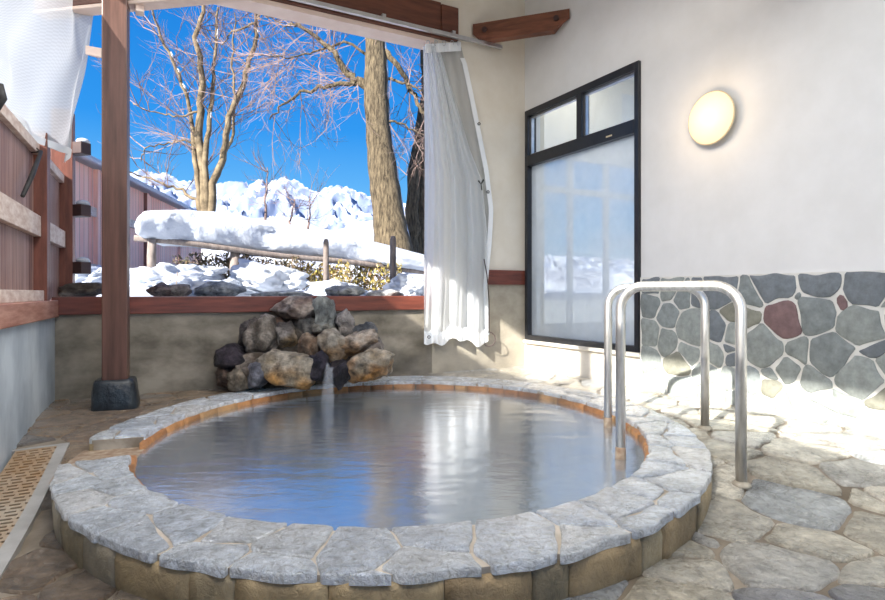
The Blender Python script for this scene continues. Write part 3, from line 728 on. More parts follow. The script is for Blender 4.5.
fpart('post',3.4,3.54,.84,3.7,-.16,-.03,M['fence_post'])
for i,py in enumerate((149,211,268)):
    c=P(83,py,5.83); t=beam('beam_end',(c.x-.14,c.y+.02,c.z),(c.x+.05,c.y-.03,c.z),.12,.115,M['dark_wood'])
    tag(t,['topmost','middle','lowest'][i]+' of three dark square beam ends jutting from the outer fence post','beam','beam ends on the outer fence post')
    mb=MB(); mb.lathe([(.03,.0),(.06,.0),(.062,.02),(.045,.04),(.01,.05)],10,Matrix.Translation((c.x,c.y,c.z+.0575)))
    mb.build('snow_cap',M['snow'],None,True).parent=t
# cords on the fence
cd=MB(); p0=P(44,155,4.62); p1=P(28,200,4.15); p1=lw(ls(28),p1.z,-.03); p0=lw(ls(44)+.0,p0.z,-.02)
cd.tube([p0,p0.lerp(p1,.5)+Vector((.01,-.01,-.01)),p1],[.014,.018,.014],7); cd.tube([p0,p0+Vector((-.08,0,.06))],.006,6); cd.tube([p0,p0+Vector((-.10,0.02,.0))],.008,6)
o=cd.build('tie_cord',M['black'],None,True); tag(o,'black bungee cord tying the left curtain corner down to the fence rail','cord')
cd=MB(); p0=lw(ls(3),pz(0,88,lw(ls(3),0).y),-.0); cd.tube([p0+Vector((-.02,0,.02)),p0+Vector((.0,0,-.06)),p0+Vector((-.05,0,-.16))],[.02,.022,.01],7)
o=cd.build('tie_cord',M['black'],None,True); tag(o,'short black tie knotted on the fence top at the far left edge','cord')
# ------------------------------------------------------------------ curtains
def grid_surface(name, fn, nu, nv, m, parent=None, flip=False):
    vs=[];fs=[];uv=[]
    for j in range(nv+1):
        for i in range(nu+1):
            u_=i/nu; v_=j/nv; vs.append(fn(u_,v_)); uv.append((u_,v_))
    for j in range(nv):
        for i in range(nu): a=j*(nu+1)+i; fs.append((a,a+1,a+nu+2,a+nu+1))
    return obj(name,vs,fs,m,parent,True,None,uv)
def lerpl(tab,y):
    if y<=tab[0][0]: return tab[0][1]
    for (a,b),(c,d) in zip(tab,tab[1:]):
        if y<=c: return b+(d-b)*(y-a)/(c-a)
    return tab[-1][1]
# right curtain
rc=empty('hanging_curtain', bw(bu(450),zh,.1)); tag(rc,'long white mesh vinyl curtain gathered at the right end of the open side','curtain')
L=[(44,423),(150,425),(343,424)]; Rr=[(44,438),(100,455),(150,470),(180,482),(230,487),(343,488)]
def backY(px,off): u0=bu(px); return bw(u0,0,off).y
def cf(u,v):
    y=46+(342-46)*v + (3*math.sin(u*9)+2*math.sin(u*23+1))*v; x0=lerpl(L,y); x1=lerpl(Rr,y)
    x=x0+(x1-x0)*u; off=.10+.045*math.sin(u*22+v*2.5+1.2*math.sin(v*3))*(.5+.5*v)+.02*math.sin(u*47+v*5)+.06*v*u
    return P(x,y,backY(x,off))
o=grid_surface('curtain_panel',cf,90,60,M['curtain']); att(o,rc)
def cf2(u,v):
    y=47+(332-47)*v; x0=lerpl([(46,438),(150,452),(330,462)],y); x1=lerpl([(46,461),(62,465),(95,472),(130,479),(170,487),(210,492),(245,490),(285,486),(335,488)],y)
    x=x0+(x1-x0)*u; off=.055+.015*math.sin(u*16+v*2)
    return P(x,y,backY(x,off))
o=grid_surface('sheer_panel',cf2,40,50,M['sheer']); o['label']='see-through grey mesh panel'; att(o,rc)
def cf3(u,v):
    y=58+(335-58)*v; x=lerpl([(58,463),(62,465),(95,472),(130,479),(170,487),(210,492),(245,490),(285,486),(335,488)],y)
    x+=-3+4.5*u; return P(x,y,backY(x,.085))
att(grid_surface('side_hem',cf3,2,50,M['hem']),rc)
def cf4(u,v):
    y=44+9*v-2*u; x=425+36*u; off=.112+.045*math.sin(u*20)*1
    return P(x,y,backY(x,off))
att(grid_surface('top_hem',cf4,40,2,M['hem']),rc)
def cf5(u,v):
    p=cf(u,.955+.045*v); return p-Vector((0,.008,0))
att(grid_surface('bottom_hem',cf5,90,2,M['hem']),rc)
for (x,y,of) in ((429,337,.16),(479,124,.10),(488,192,.10)):
    c=P(x,y,backY(x,of)); mb=MB(); n_=12; mb.tube([c+Vector((.014*math.cos(2*math.pi*k/n_),-.01,.014*math.sin(2*math.pi*k/n_))) for k in range(n_+1)],.005,6); att(mb.build('grommet',M['black_frame'],None,True),rc)
for x in (428,436,444,452,459):
    c=P(x,44,backY(x,.10)); mb=MB(); n_=12; mb.tube([c+Vector((.018*math.cos(2*math.pi*k/n_),0,.03*math.sin(2*math.pi*k/n_)+.01)) for k in range(n_+1)],.004,6); att(mb.build('hook_ring',M['rail_metal'],None,True),rc)
mb=MB(); pts=[P(484,259,backY(484,.16)),P(487,275,backY(487,.15)),P(489,300,backY(489,.13)),P(489,328,backY(489,.12))]
n_=12; c=P(489,341,backY(489,.12)); pts+= [c+Vector((.075*math.sin(2*math.pi*k/n_),0,.085*math.cos(2*math.pi*k/n_)+.02)) for k in range(n_+1)]
mb.tube(pts,.006,6); att(mb.build('cord',M['dark_wood'],None,True),rc)
mb=MB(); c=P(481,184,backY(481,.19)); mb.tube([c+Vector((-.03,0,.04)),c,c+Vector((.03,0,.05))],.010,6); mb.tube([c,c+Vector((.01,0,-.07))],.007,6); att(mb.build('tie_knot',M['black'],None,True),rc)
# left curtain over the fence; unseen near run and top shaped to gap the sun
lc=empty('swept_curtain', lw(1,2.8,.05)); tag(lc,'white mesh vinyl curtain swept back over the fence at left','curtain')
def lcf(u,v):                          # u 0 far end .. 1 near end, v 0 top .. 1 bottom
    s=-.15+6.9*u**1.4
    zt_=3.62 if s<.0 else (3.62-(3.62-2.88)*smooth01(s,.55,1.45))
    zb_=2.055-.08*(1-smooth01(u,0,.12))
    q=lw(s,0,-.09); z=zt_+(zb_-zt_)*v
    e=1-smooth01(s,-.15,1.5)           # far edge swings into the room at the top
    tx=P(lerpl([(-40,106),(0,97),(50,89),(110,78),(167,66)], HY-(z-H)*F/4.9),0,4.9).x
    base=Vector((q.x,q.y,z)); far=Vector((tx,4.88,z))
    p=base.lerp(far,e**1.6)
    f_=(.05*math.sin(u*30+v*5)+.03*math.sin(u*60-v*9)+.02*math.sin(v*14+u*10))*(.3+.7*min(1,u*6))
    n3=Vector((LN.x,LN.y,0))
    return p+n3*f_*.6
o=grid_surface('curtain_panel',lcf,180,40,M['curtain_left']); att(o,lc)
def lcf2(u,v): p=lcf(u,.965+.035*v); return p+Vector((LN.x,LN.y,0))*.008
att(grid_surface('bottom_hem',lcf2,120,2,M['hem']),lc)
# ------------------------------------------------------------------ drain grate
gr=empty('floor_grate', lw(1.55,zf(*lw(1.8,0,.2).xy)+.0,0), rzL); tag(gr,'slotted rust-stained drain grate set in the floor beside the left wall','grate')
W0,W1,Lg=.02,.235,1.9
gz0=zf(*lw(1.8,0,.2).xy)
mb=MB(); pit=.046; nr=int(Lg/pit)
for k in range(nr):
    x=k*pit; mb.box(x,x+.024,W0,W1,-.03,.002)
    off=(k%2)*.027; y=W0
    mb.box(x+.024,x+pit,W0,W0+.008+off*.5,-.03,.002); y=W0+.008+off*.5
    while y<W1:
        y1=y+.048; y2=min(W1,y1+.016)
        if y1<W1: mb.box(x+.024,x+pit,y1,y2,-.03,.002)
        y=y1+.016
o=mb.build('grate_panel',M['drain'],gr)
mb=MB()
for k in range(12):
    x=k*Lg/12; mb.box(x,x+Lg/12,W1,W1+.06,-.05,.006)
mb.box(-.03,0,.0,W1+.06,-.04,.004)
mb.build('grate_frame',M['slab'],gr)
# follow the floor fall
for ch in gr.children:
    me=ch.data
    for v_ in me.vertices:
        w_=Matrix.Translation(gr.location)@Matrix.Rotation(rzL,4,'Z')@v_.co
        v_.co.z += zf(w_.x,w_.y)-gz0+.006
# ------------------------------------------------------------------ rocks
def rock_mesh(seed, ax, planes=15, sub=4, rough=.16):
    rr=random.Random(seed); bm=bmesh.new(); bmesh.ops.create_icosphere(bm, subdivisions=sub, radius=1)
    pls=[]
    for k in range(planes):
        n_=Vector((rr.gauss(0,1),rr.gauss(0,1),rr.gauss(0,1))).normalized(); pls.append((n_, rr.uniform(.62,.98)))
    vs=[]; 
    for v_ in bm.verts:
        d=v_.co.normalized(); r=1.05
        for n_,dd in pls:
            c=d.dot(n_)
            if c>.05: r=min(r, dd/c)
        r*=1+rough*noise.fractal((d*1.6+Vector((seed,0,0))),1.0,2.0,5)+rough*.5*noise.noise(d*6+Vector((seed,1,0)))
        vs.append(Vector((d.x*r*ax[0], d.y*r*ax[1], d.z*r*ax[2])))
    fs=[tuple(v_.index for v_ in f.verts) for f in bm.faces]; bm.free(); return vs,fs
def rock(name, center, ax, seed, c1, c2, label, cat='rock', group=None, rz=0, tilt=0, m='rock', sub=4, c3=None):
    vs,fs=rock_mesh(seed, ax, sub=sub); rot=Matrix.Rotation(rz,3,'Z')@Matrix.Rotation(tilt,3,'Y')
    vs=[rot@v_ for v_ in vs]; c1=Vector(c1); c2=Vector(c2); cols=[]
    zmin=min(v_.z for v_ in vs); zmax=max(v_.z for v_ in vs)
    for v_ in vs:
        n1=noise.fractal(v_*9+Vector((seed*3.1,0,0)),1,2,5)*.9+.5; n1=max(0,min(1,(n1-.5)*1.7+.5)); c=c1.lerp(c2,n1)*.75
        if c3:
            k=noise.noise(v_*7+Vector((0,seed,5)))*.8+.55-(v_.z-zmin)/(zmax-zmin)*1.3+.2; k=max(0,min(1,k*1.6)); c=c.lerp(Vector(c3),k)
        cols.append(tuple(c))
    o=obj(name,vs,fs,M[m],None,True,cols); o.location=center
    if label: tag(o,label,cat,group)
    return o
RK=[ # cx,cy,w,h in the enlarged crop, depth, colours, label, tilt
 (395,74,176,82,5.72,(.25,.18,.15),(.55,.47,.42),None,'broad pinkish-grey boulder lying across the top of the rock fountain',.05),
 (500,100,78,140,5.62,(.16,.18,.19),(.42,.45,.44),None,'pointed blue-grey stone upright at the top of the rock fountain',0),
 (577,122,72,92,5.66,(.12,.13,.15),(.45,.42,.42),None,'small upright grey stone right of the pointed top stone',.1),
 (205,178,100,105,5.60,(.09,.08,.08),(.24,.21,.20),None,'dark rough stone at the upper left of the rock fountain',.5),
 (255,190,112,145,5.50,(.18,.15,.12),(.50,.44,.38),None,'tall mottled grey stone with a rounded top, left in the rock fountain',.1),
 (138,272,135,98,5.42,(.035,.03,.035),(.10,.08,.10),None,'smooth purplish-black stone at the far left of the rock fountain',.1),
 (355,190,95,130,5.50,(.14,.12,.11),(.55,.50,.46),(.30,.20,.09),'mottled grey and ochre upright stone in the middle of the rock fountain',-.2),
 (440,150,100,85,5.62,(.10,.10,.10),(.34,.33,.31),None,'small dark grey stone wedged under the big top boulder',0),
 (490,158,90,60,5.58,(.20,.20,.18),(.50,.48,.42),None,'small pale streaked stone beneath the pointed top stone',0),
 (443,232,88,118,5.42,(.24,.16,.11),(.50,.38,.28),(.30,.15,.07),'rusty brown stone just above and left of the spout',.3),
 (532,226,118,112,5.42,(.45,.37,.28),(.72,.66,.56),(.50,.28,.11),'cream and orange stone leaning above the spout',-.5),
 (632,212,150,100,5.46,(.40,.30,.22),(.70,.62,.54),(.45,.26,.12),'large pinkish-cream boulder at the upper right of the rock fountain',-.35),
 (664,172,84,76,5.62,(.10,.11,.13),(.26,.27,.29),None,'dark slate stone behind the pinkish-cream boulder',.3),
 (590,168,70,60,5.60,(.22,.2,.19),(.55,.5,.47),None,'small whitish stone between upright stone and pinkish boulder',.2),
 (682,306,182,104,5.26,(.52,.42,.29),(.76,.68,.56),(.55,.27,.08),'big cream boulder with orange base right of the spout',-.15),
 (350,318,200,142,5.20,(.50,.41,.29),(.74,.66,.54),(.52,.28,.09),'biggest cream boulder with orange base left of the spout',.1),
 (215,318,150,110,5.30,(.20,.15,.11),(.58,.50,.42),(.28,.17,.09),'mottled brown and white boulder at the lower left of the rock fountain',.15),
 (112,352,90,92,5.30,(.14,.09,.07),(.36,.25,.19),None,'small reddish-brown stone at the left foot of the rock fountain',0),
 (228,352,80,96,5.14,(.14,.15,.19),(.36,.36,.42),None,'small blue-grey stone in front of the mottled boulder',.1),
 (160,362,86,80,5.18,(.22,.17,.11),(.50,.42,.32),None,'low tan stone at the pool edge, left foot of the rock fountain',0),
 (482,312,84,120,5.24,(.018,.018,.03),(.08,.07,.10),None,'wet black stone directly left of the falling water',.1),
 (568,330,90,112,5.26,(.018,.018,.03),(.08,.07,.09),None,'wet black stone directly right of the falling water',-.1),
 (742,296,56,90,5.40,(.18,.16,.16),(.42,.38,.36),None,'small grey stone at the right end of the rock fountain',-.2),
 (700,235,90,80,5.48,(.26,.22,.20),(.55,.48,.43),None,'greyish-pink stone right of the pinkish-cream boulder',-.4),
 (310,140,60,50,5.66,(.16,.09,.06),(.30,.20,.15),None,'small rusty stone under the left end of the top boulder',0),
 (300,245,80,70,5.46,(.12,.1,.09),(.32,.28,.25),None,'dark filler stone above the biggest cream boulder',0),
]
for i,(cx,cy,w,h,Y,c1,c2,c3,lab,ti) in enumerate(RK):
    px=200+cx/4.023; py=290+cy/4.023; sx=w/4.023/F*Y/2*1.24; sz=h/4.023/F*Y/2*1.24
    Y2=Y+(.04 if i in (0,3,4,5,24) else .12)
    c=P(px,py,Y2)
    rock('rock', c, (sx, min(.20,max(sx,sz)*1.0), sz), 11+i*7, c1, c2, lab, 'rock', 'stacked rocks of the water fountain', 0, ti, c3=c3)
# backing stone mass behind the pile to carry the upper stones
mb=MB(); vs=[];fs=[]
core=rock('backing_mound', P(302,352,5.72)+Vector((0,.0,-.08)), (.60,.17,.46), 91, (.10,.085,.07),(.20,.17,.14), 'dark mortar mound holding up the rocks of the fountain against the wall','mound', None, rz=math.atan2(BD.y,BD.x)*.8)
# falling water
def ff(u,v):
    c=P(323.5+(8+5*v)*(u-.5)+4, 0, 5.16); z=.27-.33*v**1.3-.02*math.cos(u*9)-.05*(2*u-1)**2*(1-v)
    return Vector((c.x, 5.22-.10*(1-v*.2)*math.sqrt(v)-.03*math.sin(u*math.pi), z))
vs=[];fs=[]
nv=14;nu=10
for j in range(nv+1):
    for i in range(nu+1): vs.append(ff(i/nu,j/nv))
n1=len(vs)
for j in range(nv+1):
    for i in range(nu+1): vs.append(ff(i/nu,j/nv)+Vector((0,.03,0)))
for j in range(nv):
    for i in range(nu):
        a=j*(nu+1)+i; fs.append((a,a+1,a+nu+2,a+nu+1)); fs.append((n1+a,n1+a+nu+1,n1+a+nu+2,n1+a+1))
o=obj('falling_water',vs,fs,M['fall'],None,True); tag(o,'thin whitish stream of water falling from the rocks into the bath','water',kind='stuff')
# ------------------------------------------------------------------ OUTSIDE
# snow ground
def hsnow(x,y):
    q=Vector((x,y)); dback=-(q-CL).dot(BN)          # distance beyond the back wall
    base=.80+.10*smooth01(dback,.4,3)+.03*max(0,min(dback,60)-3)*.25
    return base+.10*noise.fractal(Vector((x*.9,y*.9,0)),1,2,4)*smooth01(dback,.3,1.5)
vs=[];fs=[]; 
us=[-14+ i*.25 for i in range(100)]; ds=[.22+.16*i for i in range(30)]+[5.1+.5*i for i in range(30)]+[21+6*i for i in range(12)]
for d_ in ds:
    for u_ in us:
        k=1+max(0,d_-4)*.25
        p=CL+BD*(2.4+(u_+1)*k)-BN*d_; vs.append((p.x,p.y,hsnow(p.x,p.y)))
nu=len(us)
for j in range(len(ds)-1):
    for i in range(nu-1): a=j*nu+i; fs.append((a,a+1,a+nu+1,a+nu))
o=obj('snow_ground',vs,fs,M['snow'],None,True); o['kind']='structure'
# foundation edge so the ground is solid towards the room
def mound(label,px,py,wpx,hpx,Y,seed,dep=.5,cat='snow mound'):
    c=P(px,py,Y); vs,fs=rock_mesh(seed,(wpx/F*Y/2,dep,hpx/F*Y/2),planes=4,sub=5,rough=.34)
    o=obj('snow_mound',vs,fs,M['snow'],None,True); o.location=c; tag(o,label,cat,'snow mounds outside the open side'); return o
mound('low mound of snow directly right of the timber post',165,288,80,36,8.0,3,.8)
mound('rounded snow mound in front of the dark bush',218,292,62,26,7.2,5,.5)
mound('tall snow mound between the dark bush and the yellow bush',268,281,70,40,7.6,8,.5)
mound('wide snow mound below the yellow bush',330,293,60,22,7.5,13,.4)
mound('snow mound beside the curtain edge behind the sill',408,290,46,30,7.6,14,.4)
mound('snow bank between the fence post and the timber post',92,285,50,36,8.5,21,.7)
mound('snow heap behind leftmost pole of the outdoor railing',190,275,60,26,8.6,22,.5)
# rocks along the sill outside
sillr=[(84,291,46,14,5.75,(.10,.08,.06),(.26,.22,.18),'flat brown stone on the ledge behind the sill, left of the post'),
 (162,291,22,13,6.0,(.16,.10,.08),(.42,.34,.30),'small brown stone behind the sill right of the post'),
 (178,291,26,13,6.1,(.25,.2,.18),(.5,.44,.4),'small tan stone behind the sill next to the small brown stone'),
 (221,291,48,16,6.2,(.25,.29,.34),(.62,.66,.70),'blue-grey pointed stone behind the sill under the dark bush'),
 (345,292,34,12,6.6,(.3,.33,.34),(.65,.67,.68),'pale grey flat stone behind the sill below the yellow bush'),
 (285,295,60,8,6.4,(.35,.4,.48),(.7,.75,.8),'long low frosted stone behind the sill above the rock fountain'),
 (385,294,40,10,6.8,(.5,.5,.5),(.8,.8,.8),'whitish snowy stone behind the sill near the curtain')]
for i,(px,py,w,h,Y,c1,c2,lab) in enumerate(sillr):
    c=P(px,py,Y); rock('rock',c,(w/F*Y/2*1.1,.16,h/F*Y/2*1.25),200+i,c1,c2,lab,'rock','stones on the ledge outside')
# railing carrying thick snow
rail_o=empty('snowy_railing', P(240,265,8.5)); tag(rail_o,'weathered grey outdoor wooden railing buried under thick snow','railing')
ra=P(134,238,8.0); rb=P(440,273,10.7)
def along(t,dz=0,dy=0): q=ra.lerp(rb,t); return Vector((q.x,q.y+dy,q.z+dz))
mb=MB(); mb.tube([along(k/12, .015*math.sin(k)) for k in range(13)],.042,8); att(mb.build('rail',M['grey_wood'],None,True),rail_o)
mb=MB(); mb.tube([along(k/12, .03,.9) for k in range(13)],.04,8); att(mb.build('rail',M['grey_wood'],None,True),rail_o)
for px,y0,y1,w in ((152,240,272,9),(235,252,290,10)):
    t=(px-134)/(306); q=along(t); Yv=q.y-.08
    mb=MB(); mb.tube([P(px,y1+4,Yv),P(px-.5,(y0+y1)/2,Yv),P(px,y0-1,Yv)],[w/F*Yv/2*1.05,w/F*Yv/2,w/F*Yv/2*.9],10); att(mb.build('post',M['grey_wood'],None,True),rail_o)
for px,y0,y1,w,lab in ((326,239,287,6,'thin pointed wooden stake in front of the snow left of the big tree'),(393,236,289,6.5,'thin wooden stake in front of the snow right of the big tree trunk')):
    Yv=7.85; mb=MB(); mb.tube([P(px,y1+6,Yv),P(px,(y0+y1)/2,Yv),P(px,y0+3,Yv),P(px,y0,Yv)],[w/F*Yv/2,w/F*Yv/2,w/F*Yv/2*.9,w/F*Yv/4],8)
    o=mb.build('wooden_stake',M['grey_wood'],None,True); tag(o,lab,'stake','stakes in the snow')
Yv=7.3; mb=MB(); mb.tube([P(176,290,Yv),P(177.5,272,Yv)],.008,6); o=mb.build('thin_rod',M['grey_wood'],None,True); tag(o,'thin grey rod sticking out of the snow right of the post','rod')
# snow loaf
TOP=[(128,216),(134,212),(150,209),(180,208),(215,211),(245,216),(280,222),(310,228),(340,234),(370,240),(400,248),(440,258)]
def loaf(u,a):                         # a angle around the section
    x=130+320*u; t=(x-134)/306; q=ra.lerp(rb,t); Yv=q.y+.35
    yb=238+ (273-238)*t-1; yt=lerpl(TOP,x); e=min(1,math.sqrt(max(0,min(1,u/.05)))) 
    zt_=pz(0,yt,Yv-.35); zb_=pz(0,yb+3,Yv-.35); cz=(zt_+zb_)/2; hz=(zt_-zb_)/2*e
    c_,s_=math.cos(a),math.sin(a); dx=.62*e*abs(c_)**.7*(1 if c_>0 else -1); dz=hz*abs(s_)**.75*(1 if s_>0 else -1)
    nz=.13*noise.fractal(Vector((x*.03,c_*1.6,s_*1.6)),.9,2,5)
    return Vector((((x-CX)/F)*(Yv-.35), Yv+dx+nz*e, cz+dz*(1+ nz*1.2) ))
vs=[];fs=[]; nu,na=90,28
for i in range(nu+1):
    for k in range(na): vs.append(loaf(i/nu,2*math.pi*k/na))
for i in range(nu):
    for k in range(na): a=i*na+k; b=i*na+(k+1)%na; fs.append((a,b,b+na,a+na))
fs.append(tuple(range(na))); fs.append(tuple(nu*na+k for k in range(na)))
o=fix(obj('snow_bank',vs,fs,M['snow'],None,True)); tag(o,'thick rounded ridge of snow piled along the top of the outdoor railing','snow')
# bushes
def bush(label,px0,px1,py0,py1,Y,n_,m,seed,dep=.35,stem=True):
    n_=int(n_*.8); rr=random.Random(seed); t=empty('bush',P((px0+px1)/2,py1,Y)); tag(t,label,'bush')
    mb=MB()
    for k in range(n_):
        u=rr.random(); x=px0+(px1-px0)*u; top=py0+(py1-py0)*.25*rr.random()+3*math.sin(u*19)
        c=P(x,top+(py1-top)*rr.random(),Y)+Vector((0,rr.uniform(-dep,dep),0)); s_=rr.uniform(.02,.055)
        d=Vector((rr.gauss(0,.6),rr.gauss(0,.6),rr.gauss(.5,.5))).normalized(); n3=d.orthogonal().normalized(); n3=Matrix.Rotation(rr.uniform(0,6.3),3,d)@n3
        mb.add([c-d*s_, c+n3*s_*.35, c+d*s_, c-n3*s_*.35+d.cross(n3)*s_*.15],[(0,1,2),(0,2,3)])
    att(mb.build('foliage',m),t)
    mb=MB()
    for k in range(26):
        x=px0+(px1-px0)*rr.random(); c=P(x,py1+2,Y); e=P(x+rr.uniform(-8,8),py0+4,Y)+Vector((0,rr.uniform(-.2,.2),0)); mb.tube([c,c.lerp(e,.5)+Vector((rr.uniform(-.03,.03),0,0)),e],[.009,.006,.003],4)
    att(mb.build('stem',M['twig']),t)
bush('dark russet evergreen bush under the left part of the snowy railing',180,256,252,290,9.25,2600,M['leaf_dark'],4)
bush('dark low bush behind the snow mound under the railing middle',254,302,258,284,9.3,1500,M['leaf_dark'],5)
bush('yellow-green leafy bush under the railing by the thin stake',296,350,262,288,9.7,1700,M['leaf_yel'],6,.3)
bush('tan and yellow bush below the snow in front of the big tree',348,402,262,290,10.2,1600,M['leaf_yel'],7,.3)
# red building
A_=P(60,0,9.2); A_=Vector((-5.98,9.0,0)); Bv=Vector((-6.83,14.8,0)); dB=(Bv-A_).normalized()
A0=A_-dB*1.6; B0=Bv+dB*3
rzB=math.atan2(dB.y,dB.x)
bld=empty('red_shed',A0,rzB); tag(bld,'pinkish-red board-clad low building under snow behind the fence at left','building')
Lb=(B0-A0).length
mb=MB(); mb.box(0,Lb,0,3,-.2,3.10); mb.build('wall',M['cladding'],bld)
for z in (1.25,2.25):
    mb=MB(); mb.box(0,Lb,-.05,.0,z,z+.16); mb.build('band_board',M['fence_cap'],bld)
for x in (.6,3.1,5.6,8.1):
    mb=MB(); mb.box(x,x+.14,-.07,.0,-.2,3.1); mb.build('batten',M['cladding'],bld)
mb=MB(); mb.hexa([(-.2,-.25,3.10),(Lb+.2,-.25,3.10),(Lb+.2,3.4,4.3),(-.2,3.4,4.3),(-.2,-.25,3.2),(Lb+.2,-.25,3.2),(Lb+.2,3.4,4.45),(-.2,3.4,4.45)]); mb.build('roof',M['snow'],bld,bevel=.05)
# mountains
RID=[(20,165),(80,168),(110,172),(132,174),(142,171),(160,174),(185,181),(205,186),(225,182),(245,185),(262,181),(274,183),(287,178),(297,183),(306,190),(314,194),(326,189),(338,187),(350,189),(362,196),(380,200),(400,204),(425,199),(450,206),(500,255),(700,268),(900,268)]
def mtn(name,RID,Y0,dep,m,amp,hb,seed,nx=420,ny=110):
    vs=[];fs=[]; x0=RID[0][0]; x1=RID[-1][0]
    for j in range(ny+1):
        t=j/ny                           # 0 foot, 1 ridge, then falls away
        for i in range(nx+1):
            px=x0+(x1-x0)*i/nx; Yr=Y0+dep; top=pz(0,lerpl(RID,px),Yr)
            X=(px-CX)/F*Yr; Yv=Y0+dep*(t*1.3)
            tt=min(1,t*1.3); z=hb+(top-hb)*(tt**1.35 if t*1.3<=1 else 1-(t*1.3-1)*1.5)
            q=Vector((X*.05*60/Y0*4,Yv*.05*60/Y0*4,seed)); rd=1-abs(noise.fractal(q,1,2.1,6))*1.6
            z+= amp*(rd-.6)*math.sin(math.pi*min(1,tt*.97))+amp*.30*(.35-abs(noise.fractal(q*3.3,.9,2.1,6)))*(.3+.7*tt)
            vs.append((X,Yv,z))
    for j in range(ny):
        for i in range(nx): a=j*(nx+1)+i; fs.append((a,a+1,a+nx+2,a+nx+1))
    o=obj(name,vs,fs,m,None,True); return o
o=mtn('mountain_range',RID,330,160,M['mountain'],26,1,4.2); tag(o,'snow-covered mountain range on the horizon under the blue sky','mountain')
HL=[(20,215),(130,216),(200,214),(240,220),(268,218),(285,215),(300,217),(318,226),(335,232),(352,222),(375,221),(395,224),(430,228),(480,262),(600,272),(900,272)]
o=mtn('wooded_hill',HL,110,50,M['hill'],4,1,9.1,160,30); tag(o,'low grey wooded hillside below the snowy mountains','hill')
# trees
def twigs(mb, p, d, L, r, depth, rr, up=.15, sp=.55, plane=.6):
    if depth==0 or L<.10: return
    pts=[p]; n_=4; q=p; dd=d
    for k in range(n_):
        dd=(dd+Vector((rr.gauss(0,.16),rr.gauss(0,.16)*plane,rr.gauss(0,.16)+up*.3))).normalized(); q=q+dd*L/n_; pts.append(q)
    mb.tube(pts,[r*(1-.6*k/n_) for k in range(n_+1)],5 if r>.02 else 3,cap=False)
    for k in range(1,n_+1):
        for c in range(2 if depth>1 else 1):
            if rr.random()<.47:
                a=dd.orthogonal().normalized(); a=Matrix.Rotation(rr.uniform(0,6.28),3,dd)@a
                nd=(dd+a*rr.uniform(sp*.7,sp*1.6)); nd.y*=plane+.3; nd=(nd+Vector((0,0,up))).normalized()
                twigs(mb,pts[k],nd,L*rr.uniform(.48,.72),max(.0036,r*.5),depth-1,rr,up,sp,plane)
def stem(mb, mbt, ctrl, Y, rr, r0, r1, dep=2, tl=1.3, start=.3, nt=14, up=.2, twr=.014, yj=.5):
    nt=int(nt*.72)
    yo=[rr.uniform(-yj,yj)*k/len(ctrl) for k in range(len(ctrl))]
    pts=[]
    for k in range(len(ctrl)-1):
        a=P(*ctrl[k],Y)+Vector((0,yo[k],0)); b=P(*ctrl[k+1],Y)+Vector((0,yo[k+1],0))
        for t in range(5): pts.append(a.lerp(b,t/5)+Vector((rr.gauss(0,.02),0,rr.gauss(0,.02))))
    pts.append(b); n_=len(pts)
    mb.tube(pts,[r0+(r1-r0)*k/(n_-1) for k in range(n_)],10)
    for k in range(nt):
        i=int(n_*(start+(1-start)*rr.random())); i=min(i,n_-2); dd=(pts[i+1]-pts[i]).normalized()
        a=Matrix.Rotation(rr.uniform(0,6.28),3,dd)@dd.orthogonal().normalized(); a.y*=.5
        twigs(mbt,pts[i],(dd*.6+a).normalized(),tl*rr.uniform(.6,1.2),twr,dep,rr,up)
    return pts
rr=random.Random(21)
def snow_on(pts, r, t, n_=6, side=(.8,-.3,.55)):
    mb=MB(); sd=Vector(side).normalized()
    for k in range(n_):
        i=rr.randrange(1,max(2,len(pts)-3)); 
        a=pts[i]+sd*r*.7; b=pts[i+1]+sd*r*.7; mb=MB(); mb.tube([a,a.lerp(b,.5),b],[r*.1,r*.4,r*.1],6); att(mb.build('snow_patch',M['snow'],None,True),t)
Yt=14
t1=empty('bare_tree',P(207,214,Yt)); tag(t1,'bare multi-stemmed tree with fine twigs behind the snowy railing','tree','bare trees')
mb=MB(); mt=MB(); allp=[]
for ctrl,r0,r1,nt_ in (
  ([(206,226),(203,180),(197,130),(203,85),(199,40),(202,-10)],.13,.04,34),
  ([(210,226),(214,185),(222,160),(232,120),(241,75),(252,45),(256,15),(262,-15)],.10,.035,34),
  ([(203,226),(197,170),(190,120),(184,85),(170,50),(158,10)],.07,.02,22),
  ([(207,226),(207,150),(209,100),(212,60),(212,0)],.08,.025,22),
  ([(205,226),(196,200),(180,190),(160,182),(140,176),(132,173)],.05,.012,8),
  ([(209,226),(209,190),(228,140),(238,100),(232,60),(240,20)],.05,.015,14),
  ([(202,110),(182,118),(160,114),(140,108)],.03,.01,9),
  ([(202,150),(185,140),(165,142),(150,150),(138,160)],.03,.01,9),
  ([(255,22),(243,30),(232,37),(222,46)],.03,.012,5),
  ([(256,20),(262,15),(275,18),(290,30)],.03,.010,10)):
    allp.append(stem(mb,mt,ctrl,Yt,rr,r0,r1,3,1.15,.25,nt_,.18,.013))
att(fix(mb.build('trunk',M['bark2'],None,True)),t1); att(mt.build('twigs',M['twig']),t1)
for a in allp[:4]: snow_on(a,.07,t1,4)
Yb=11.5
t2=empty('big_tree',P(388,258,Yb)); tag(t2,'big single-trunk tree with furrowed bark and arching twigs beside the curtain','tree')
mb=MB(); mt=MB()
cs=[(395,262),(390,225),(384,180),(379,140),(376,95),(376,60),(375,30),(375,-30),(380,-90)]
pts=[P(x,y,Yb) for x,y in cs]; pr=[20,17,14.5,12.8,12.2,10.8,10,9,7]; fine=[];fr=[]
